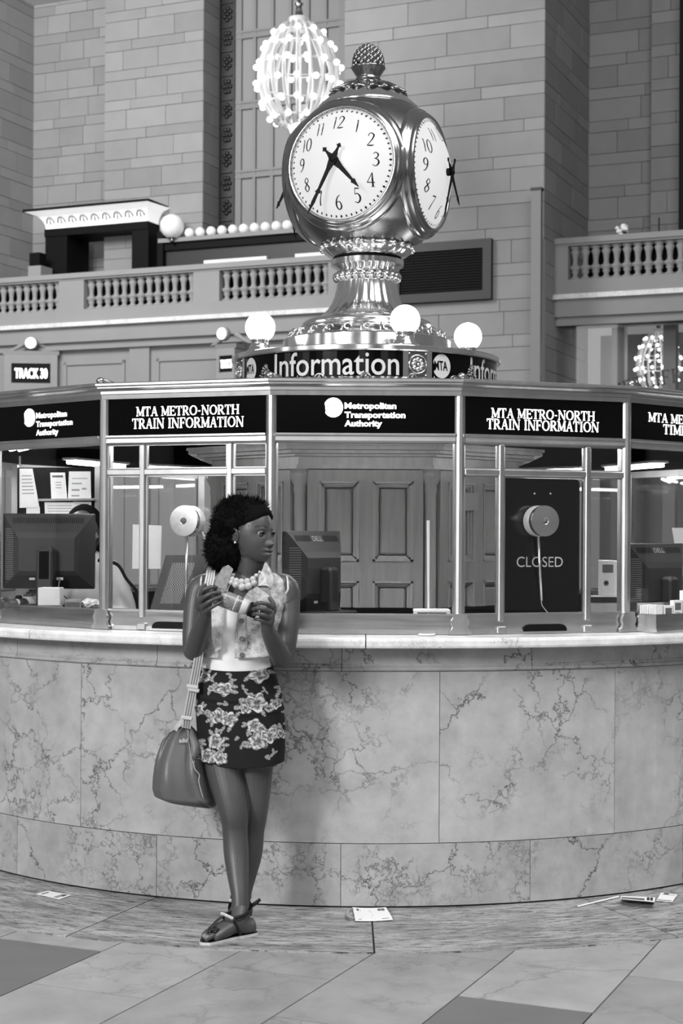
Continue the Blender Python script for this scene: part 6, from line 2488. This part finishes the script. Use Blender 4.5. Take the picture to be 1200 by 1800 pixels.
# skirt with roses: the print is painted into a fine mesh
NS, NR = 420, 210
r0_, r1_ = 1176, 1342
pxs_ = np.zeros((NR + 1, NS + 1))
vs, fs = [], []
SP = np.zeros((NR + 1, NS + 1, 2))
for j in range(NR + 1):
    t = j / NR
    py = r0_ + (r1_ - r0_) * t
    for i in range(NS + 1):
        a = -PI + 2 * PI * i / NS
        gro = .011 + .004 * t + .0035 * math.exp(-((py - 1226) / 3.5) ** 2) + .003 * math.exp(-((py - 1249) / 3.5) ** 2)
        til = .012 * sin(a)
        p = tor_pt(py, a, gro, til)
        vs.append(p)
        z_ = D + p.y
        SP[j, i] = (CX + p.x * F / z_ + 3, YH - (p.z - H) * F / z_)
        if cos(a) < 0:      # carry the print on round the back
            SP[j, i, 0] = 420 + math.copysign(72 + (abs(a) - PI / 2) * 52, a)
for j in range(NR):
    for i in range(NS):
        q = j * (NS + 1) + i
        fs.append((q, q + 1, q + NS + 2, q + NS + 1))
X, Y = SP[:, :, 0], SP[:, :, 1]
val = np.full(X.shape, .010)
frnd = np.random.RandomState(4)
FL = [(458, 1186, 18), (399, 1213, 14), (455, 1236, 19), (436, 1246, 11), (390, 1260, 15), (408, 1266, 14), (452, 1277, 14), (477, 1294, 15), (459, 1303, 18), (385, 1305, 15), (370, 1330, 14), (393, 1334, 13), (366, 1192, 10), (487, 1238, 11), (376, 1212, 6), (497, 1290, 10), (431, 1330, 0), (352, 1250, 12), (505, 1205, 13), (345, 1310, 14), (520, 1260, 16), (535, 1310, 15), (325, 1205, 15), (330, 1270, 13), (550, 1200, 14), (310, 1330, 13), (560, 1330, 13)]
LV = []
for (fx_, fy_, fr_) in FL:
    if fr_ < 5:
        continue
    for q in range(4):
        a = frnd.uniform(0, 2 * PI)
        LV.append((fx_ + cos(a) * fr_ * 1.2, fy_ + sin(a) * fr_ * 1.1, frnd.uniform(5, 8), a + frnd.uniform(-.6, .6)))
for bx, by in ((432, 1213), (445, 1252), (395, 1285), (418, 1302), (430, 1310), (412, 1198), (470, 1215), (395, 1238), (405, 1240), (485, 1325), (478, 1335), (380, 1190), (410, 1186), (440, 1222)):
    for q in range(3):
        a = frnd.uniform(0, 2 * PI)
        LV.append((bx + 4 * cos(a), by + 4 * sin(a), frnd.uniform(3.5, 5.5), a))
for (lx, ly, lr, la) in LV:
    u = ((X - lx) * cos(la) + (Y - ly) * sin(la)) / lr
    v = (-(X - lx) * sin(la) + (Y - ly) * cos(la)) / (lr * .5)
    d = u * u + v * v
    m_ = d < 1
    val[m_] = (.10 + .22 * np.clip(1 - np.abs(v) * .9, 0, 1) + .08 * np.sin(u * 9))[m_]
for (fx_, fy_, fr_) in FL:
    if fr_ < 5:
        continue
    ph = frnd.uniform(0, 6)
    dx, dy = (X - fx_), (Y - fy_) * 1.06
    r = np.hypot(dx, dy) / fr_
    th = np.arctan2(dy, dx)
    m_ = r < .92 + .12 * np.cos(5 * th + ph)
    sw = np.sin(r * 9 + 2.8 * np.sin(2 * th + ph) + 1.9 * np.sin(3 * th - ph) + 1.2 * np.sin(5 * th + 2 * ph))
    sw2 = np.sin(dx * .9 + 2 * np.sin(dy * .5 + ph)) * np.sin(dy * 1.1 + 2 * np.sin(dx * .45 - ph))
    v_ = .30 + .19 * sw + .13 * sw2
    v_ = v_ * (.55 + .65 * np.clip(r * 1.2, 0, 1))
    v_ = np.where(r < .25, v_ * .6, v_)
    val[m_] = np.clip(v_, .04, .75)[m_]
mb = MB()
mb.add(vs, fs, True)
sk = mb.build('floral_skirt', None, wm, recalc=False)
at = sk.data.color_attributes.new('print', 'FLOAT_COLOR', 'POINT')
at.data.foreach_set('color', np.repeat(val.reshape(-1), 4))
k_ = NT('rose_print_cloth')
a_ = k_.n('ShaderNodeAttribute', attribute_name='print')
k_.col(a_.outputs['Fac'])
k_.b.inputs['Roughness'].default_value = .8
k_.b.inputs['Specular IOR Level'].default_value = .2
sk.data.materials.append(k_.m)
m = sk.modifiers.new('solid', 'SOLIDIFY')
m.thickness = .003
m.offset = -1

# pearls
nk = MB()
row1 = [P(a, b, -2.53 - c) for a, b, c in ((402, 1004, -.02), (403, 1012, 0), (408, 1018, .012), (415, 1021, .020), (424, 1023, .026), (434, 1022, .028), (444, 1018, .024), (450, 1012, .012), (456, 1006, -.005))]
row2 = [P(a, b, -2.545 - c) for a, b, c in ((406, 1024, .006), (414, 1028, .016), (425, 1032, .022), (436, 1030, .022), (446, 1025, .016))]
neck_o = nk.tube(row1, .0015, 6).build('necklace', 'ink_l', wm)
MAT['pearl'] = pbr('pearl', 176, .2, spec=.6)
for i, p in enumerate(row1):
    MB().ball(p, (.006, .008, .0095, .0115, .013, .0125, .0115, .0085, .006)[i], 14, 10).build('pearl', 'pearl', neck_o)
for i, p in enumerate(row2):
    MB().ball(p, (.0105, .0130, .0145, .0150, .0120)[i], 14, 10).build('pearl', 'pearl', neck_o)

# sandals
MAT['strap'] = pbr('black_strap', 14, .45)
MAT['sole'] = pbr('pale_sole', 196, .3, spec=.6)
for (M, L, full) in ((MF1, LF1, True), (MF2, LF2, False)):
    outl = [(-.022, .0), (-.016, .022), (.02, .031), (.09, .030), (.15, .040), (.20, .046), (L * .98, .040), (L + .012, .022), (L + .010, .004), (L * .96, -.022), (L * .86, -.046), (.15, -.045), (.09, -.034), (.02, -.030), (-.016, -.022)]
    poly = [tuple(q) for q in spline([np.array(o_) for o_ in outl] + [np.array(outl[0])], 4)][:-1]
    so = MB(M).prism(poly, .0045, .0145).build('sandal', 'sole', wm)
    MB(M).prism([(x * .985 + .001, y * .95) for x, y in poly], .0145, .0165).build('insole', 'strap', so)
    strap_pts = [(.070, .036, .018), (.085, .041, .050), (.100, .034, .082), (.118, .010, .094), (.118, -.012, .092), (.100, -.034, .080), (.085, -.041, .050), (.070, -.036, .018)]
    MB(M).tube([tuple(q) for q in spline(strap_pts[:3], 5)], .005, 6, flat=(.5, 1.3)).build('side_strap', 'strap', so)
    MB(M).tube([tuple(q) for q in spline(strap_pts[5:], 5)], .005, 6, flat=(.5, 1.3)).build('side_strap', 'strap', so)
    jw = [tuple(q) for q in spline(strap_pts[2:6], 6)]
    MB(M).tube(jw, .006, 6).build('jewelled_strap', 'pearl', so)
    for q in jw[::2]:
        MB(M).ball((q[0] + .003, q[1], q[2] + .004), .0038, 6, 5).build('rhinestone', 'sole', so)
    MB(M).tube([tuple(q) for q in spline([(.118, .0, .090), (.15, .004, .076), (.185, .012, .052), (L * .88, .017, .030)], 6)], .0055, 6, flat=(.6, 1.3)).build('toe_strap', 'strap', so)
    for q in range(9):
        a = 2 * PI * q / 9
        MB(M).ball((L * .80 + .010 * cos(a), .014 + .014 * sin(a), .047 + .006 * (q % 2)), .010, 8, 6, sc=(1, 1, .6)).build('toe_ruffle', 'strap', so)
    MB(M).tube([tuple(q) for q in spline([(.100, .034, .082), (.05, .036, .090), (.012, .018, .096), (.010, -.012, .096), (.05, -.036, .090), (.100, -.034, .080)], 6)], .0055, 6, flat=(1.4, .5)).build('ankle_strap', 'strap', so)
    MB(M).ball((.098, -.036, .082), .007, 8, 6).build('buckle', 'sole', so)
    if not full:
        a, b = P(439, 1594, -2.455), P(457, 1581, -2.44)
        MB().tube([a, a.lerp(b, .5) + Vector((0, 0, -.002)), b], [.0065, .006, .005], 6, flat=(1.3, .5)).build('strap_end', 'strap', so)

# ---- bottle in her hands
jb = thing('juice_bottle', tuple(P(405, 1058, YB)), 'small juice bottle with a dark cap held sideways by the woman', 'bottle')
Mb = frame(bA, bd.orthogonal(), z=bd)
LB = (bB - bA).length
k_ = NT('juice_glass')
nz_ = k_.noise(k_.pos(False), 40, 4)
k_.col(k_.math('MULTIPLY_ADD', nz_.outputs[0], .12, .06))
k_.b.inputs['Roughness'].default_value = .12
MAT['juice'] = k_.m
k_ = NT('bottle_label')
v_ = k_.pos(False)
nz_ = k_.noise(v_, 55, 5, .7)
k_.col(k_.ramp(nz_.outputs[0], [(.36, .05), (.48, .22), (.56, .12), (.66, .5)]))
k_.b.inputs['Roughness'].default_value = .3
MAT['label'] = k_.m
MB(Mb).lathe([(.022, -.004), (.029, .0), (.030, .006), (.030, LB * .66), (.027, LB * .74), (.024, LB * .80), (.024, LB * .86)], 28).build('bottle_body', 'juice', jb)
lb = MB(Mb).lathe([(.0305, .012), (.0308, .014), (.0308, LB * .62), (.0305, LB * .63)], 28).build('front_label', 'label', jb)
for q in range(6):
    zq = .03 + .012 * q
    pts = [Mb @ Vector((.0312 * cos(a), .0312 * sin(a), zq)) for a in np.linspace(0, 2 * PI, 37)]
for q, (z0_, z1_, mt) in enumerate(((.028, .031, 'ink_l'), (.050, .053, 'ink_l'), (LB * .56, LB * .585, 'silver'))):
    MB(Mb).lathe([(.0309, z0_), (.0312, z0_), (.0312, z1_), (.0309, z1_)], 28).build('label_band', mt, lb)
MB(Mb).lathe([(.0290, LB * .68), (.0295, LB * .685), (.0265, LB * .80), (.0250, LB * .805)], 28).build('neck_label', 'silver', jb)
MB(Mb).lathe([(.026, LB * .83), (.0275, LB * .835), (.0275, LB * .97), (.026, LB * .985), (.0001, LB * .99)], 28, wave=lambda r, z, a: r * (1 + .012 * sin(a * 30))).build('bottle_cap', 'matblack', jb)

# ---- sports bag at her hip
bg = thing('sports_bag', tuple(P(325, 1400, -2.43)), 'grey nylon sports bag hanging from a striped strap at her hip', 'bag')
EDGE = [(1276, 321, 336), (1281, 308, 341), (1287, 297, 346), (1301, 285, 354), (1318, 279, 358), (1333, 274, 360), (1350, 271, 362), (1366, 269, 366), (1385, 268, 372), (1398, 272, 377), (1408, 296, 381), (1415, 338, 381), (1419, 358, 376)]
E_ = np.array(EDGE, float)
vs, fs = [], []
na = 56
prs = np.linspace(1276, 1419, 60)
for j, py in enumerate(prs):
    l_, r_ = np.interp(py, E_[:, 0], E_[:, 1]), np.interp(py, E_[:, 0], E_[:, 2])
    cx_, hw_ = (l_ + r_) / 2, (r_ - l_) / 2
    t = (py - 1276) / 143
    dp = .018 + .085 * sin(min(1, t * 1.2) * PI / 2) * (1 if t < .86 else max(.15, 1 - ((t - .86) / .14) ** 2 * .85))
    yw = -2.45
    c = P(cx_, py, yw)
    w = hw_ * (D + yw) / F
    for i in range(na):
        a = 2 * PI * i / na
        cr = .004 * sin(3 * a + 5 * t) * t + .010 * mnoise.noise(Vector((3 * cos(a), 3 * sin(a), t * 2.5)))
        # fold that runs down from the strap
        cr -= .014 * math.exp(-((a - (.30 + .12 * t)) / .10) ** 2) * min(1, t * 3)
        cr -= .016 * math.exp(-((a - (2 * PI - .75 - .2 * t)) / .22) ** 2) * (1 - .7 * t)
        cr += .008 * math.exp(-((a - (2 * PI - .30)) / .22) ** 2) * (1 - t)
        sx = math.copysign(abs(sin(a)) ** .8, sin(a))
        sy = math.copysign(abs(cos(a)) ** .8, cos(a))
        vs.append(Vector((c.x + w * sx * (1 + cr * .0), c.y - (dp + cr) * sy, c.z)))
nr = len(prs)
for j in range(nr - 1):
    for i in range(na):
        i2 = (i + 1) % na
        fs.append((j * na + i, j * na + i2, (j + 1) * na + i2, (j + 1) * na + i))
fs += [tuple(range(na)), tuple(range((nr - 1) * na, nr * na))[::-1]]
mb = MB()
mb.add(vs, fs, True)
MAT['nylon'] = pbr('grey_nylon', 84, .42, 0, .08, 6, .15, 200)
bag_o = mb.build('bag_body', 'nylon', bg)
BV = vs


def bag_front(px, py, lift=.003):
    """front surface of the bag at a pixel"""
    fj = max(0.0, min(nr - 1.001, (py - 1276) / 143 * (nr - 1)))
    j, fr = int(fj), fj - int(fj)
    ys = []
    for jj in (j, j + 1):
        row = BV[jj * na:(jj + 1) * na]
        pr_ = sorted((CX + p.x * F / (D + p.y), p.y) for i, p in enumerate(row) if cos(2 * PI * i / na) > -.02)
        ys.append(np.interp(px, [q[0] for q in pr_], [q[1] for q in pr_]))
    return P(px, py, ys[0] * (1 - fr) + ys[1] * fr - lift)


MAT['piping'] = pbr('pale_piping', 150, .6)
for line in ([(321, 1277), (308, 1282), (296, 1290), (286, 1304), (280, 1320)], [(334, 1279), (345, 1291), (355, 1306), (356, 1314), (347, 1328), (340, 1341)], [(340, 1341), (342, 1352), (350, 1362), (349, 1374), (354, 1394), (361, 1415)], [(331, 1285), (331, 1300), (336, 1330), (341, 1345)]):
    pts = [bag_front(*q) for q in [tuple(v) for v in spline(line, 5)]]
    MB().tube(pts, .0022, 6).build('piping', 'piping', bag_o)
fl_pts = [(334, 1280), (341, 1286), (348, 1294), (355, 1306), (356, 1314), (350, 1325), (342, 1339), (338, 1326), (335, 1310), (332, 1294)]
ps_ = [bag_front(a, b, .006 if i < 3 else .012) for i, (a, b) in enumerate(fl_pts)]
MAT['nylon_l'] = pbr('paler_nylon', 104, .5, 0, .06, 6, .15, 200)  # flap in a paler grey than the bag body
mb = MB()
cc_ = bag_front(344, 1308, .014)
mb.add(ps_ + [cc_], [(i, (i + 1) % len(ps_), len(ps_)) for i in range(len(ps_))], True)
fo_ = mb.build('side_flap', 'nylon_l', bag_o, recalc=False)
fm_ = fo_.modifiers.new('solid', 'SOLIDIFY')
fm_.thickness = .003
for yy in (1329, 1333):
    MB().tube([bag_front(347, yy), bag_front(358, yy + 2)], .0015, 5).build('stripe', 'silver', bag_o)
pa, pb = bag_front(314.5, 1305.5, .008), bag_front(329, 1305.5, .008)
xv = (pb - pa).normalized()
put_text_obj('adid', frame(pa, xv, y=(0, 0, 1), z=(0, -1, 0)), (pb - pa).length, .016, 'bag_lettering', 'silver', bag_o, bold=.03)
# strap
sp_pts = [(374, 1006, -2.40), (371, 1004, -2.46), (369, 1014, -2.525), (365, 1035, -2.55), (358, 1080, -2.565), (352, 1130, -2.56), (347, 1165, -2.55), (339, 1208, -2.53), (333, 1240, -2.515), (329, 1262, -2.50), (327, 1280, -2.485)]
cl = [Vector(v) for v in spline([P(*q) for q in sp_pts], 6)]


def ribbon(cl, half, off, name, mat, parent, th=.0022):
    mb = MB()
    vs = []
    for i, p in enumerate(cl):
        t = (cl[min(i + 1, len(cl) - 1)] - cl[max(i - 1, 0)]).normalized()
        w = t.cross(Vector((0, -1, .25))).normalized()
        n_ = w.cross(t).normalized()
        if n_.y > 0:
            n_ = -n_
        vs += [p + w * (off - half), p + w * (off + half), p + w * (off + half) + n_ * th, p + w * (off - half) + n_ * th]
    fs = [(0, 1, 2, 3), tuple(len(vs) - 4 + k for k in (3, 2, 1, 0))]
    for i in range(len(cl) - 1):
        for k in range(4):
            k2 = (k + 1) % 4
            fs.append((4 * i + k, 4 * i + 4 + k, 4 * i + 4 + k2, 4 * i + k2))
    mb.add(vs, fs)
    return mb.build(name, mat, parent)


st_o = ribbon(cl, .0165, 0, 'strap', 'silver', bg)
MAT['stripe'] = pbr('strap_stripe', 120, .7)
for q in (-.009, 0, .009):
    ribbon([p + Vector((0, -.0018, 0)) for p in cl], .0016, q, 'strap_stripe', 'stripe', st_o)
for px_, py_, yw in ((338, 1207, -2.537), (340, 1213, -2.535), (328, 1262, -2.505)):
    c = P(px_, py_, yw)
    MB(frame(c, (1, 0, -.15), z=(.15, 0, 1))).bbox(-.022, .022, -.008, .004, -.007, .007, .003).build('buckle', 'silver', st_o)
ribbon([Vector(v) for v in spline([P(322, 1265, -2.49), P(312, 1276, -2.48), P(308, 1284, -2.47)], 5)], .008, 0, 'handle_loop', 'silver', bg)

# ---- clerk sitting behind the left monitor, mostly hidden
cl_t = thing('person', tuple(P(160, 1000, -1.0).xy) + (0.0,), 'seated clerk in a white shirt half hidden behind the far left monitor', 'person')
YC = -.98
mb = MB()


def cpt(px, py, dy=0):
    return P(px, py, YC + dy)


def climb(mb, pts):
    sp = spline([tuple(cpt(*q[:3])) + (q[3],) for q in pts], 6)
    mb.tube([q[:3] for q in sp], [q[3] for q in sp], 16)
    for q in (sp[0], sp[-1]):
        mb.ball(q[:3], q[3], 12, 8)


mb.ball(tuple(cpt(146, 936)), .098, 24, 18, sc=(.82, .95, 1.15))
climb(mb, [(148, 965, 0, .055), (150, 985, .02, .055), (152, 1000, .03, .06)])
climb(mb, [(152, 1000, .03, .06), (150, 1040, .04, .09), (165, 1075, .06, .10)])
climb(mb, [(150, 1015, .02, .06), (115, 1015, -.02, .05), (92, 1050, -.12, .045), (70, 1066, -.28, .036), (44, 1063, -.40, .028)])
climb(mb, [(44, 1063, -.40, .028), (40, 1062, -.42, .028), (28, 1062, -.47, .026), (12, 1062, -.50, .020)])
for k in range(4):
    climb(mb, [(8 - 2 * k, 1060 + 3 * k, -.50, .009), (0 - 2 * k, 1063 + 3 * k, -.53, .008), (-6 - 2 * k, 1067 + 2 * k, -.53, .007)])
climb(mb, [(14, 1056, -.50, .010), (6, 1052, -.54, .009), (2, 1053, -.56, .008)])
mb.ball(tuple(cpt(168, 945, -.05)), .018, 10, 8)
cbod = fuse(mb, 'body', 'skin', cl_t, .006, 3)
ta_ = cbod.data.color_attributes.new('tone', 'FLOAT_COLOR', 'POINT')
ta_.data.foreach_set('color', [1.3] * (4 * len(cbod.data.vertices)))
mb = MB()
climb(mb, [(152, 1000, .03, .10), (160, 1030, .05, .155), (165, 1075, .07, .175), (170, 1120, .09, .18), (172, 1200, .12, .17)])
climb(mb, [(185, 1012, .0, .085), (205, 1050, -.04, .075), (215, 1085, -.08, .065), (190, 1095, -.18, .055)])
climb(mb, [(115, 1015, -.02, .08), (92, 1050, -.12, .062), (70, 1066, -.28, .048), (44, 1063, -.40, .036)])
fuse(mb, 'shirt', 'tank', cl_t, .009, 6)
mb = MB()
mb.ball(tuple(cpt(148, 928, .03)), .108, 24, 18, sc=(.86, .9, 1.05))
mb.ball(tuple(cpt(160, 945, .05)), .07, 20, 14, sc=(.9, .8, 1.25))
fuse(mb, 'hair', 'hair', cl_t, .008, 4)
pts = [cpt(*q) for q in ((172, 985, -.12), (205, 992, -.14), (222, 1018, -.16), (240, 1040, -.16), (243, 1055, -.15))]
MB().tube([tuple(v) for v in spline(pts, 6)], .008, 8, flat=(1, .5)).build('lanyard', 'matblack', cl_t)
wc = cpt(33, 1060, -.45)
ws = MB(frame(wc, (0, 1, 0), z=(1, 0, .05))).lathe([(.031, -.010), (.034, -.010), (.034, .010), (.031, .010), (.031, -.010)], 24).build('wrist_watch', 'matblack', cl_t)
MB(frame(wc + Vector((0, -.034, .004)), (1, 0, 0), z=(0, -1, .25))).lathe([(.0001, .006), (.012, .006), (.015, .003), (.015, -.002)], 20).build('watch_face', 'silver', ws)
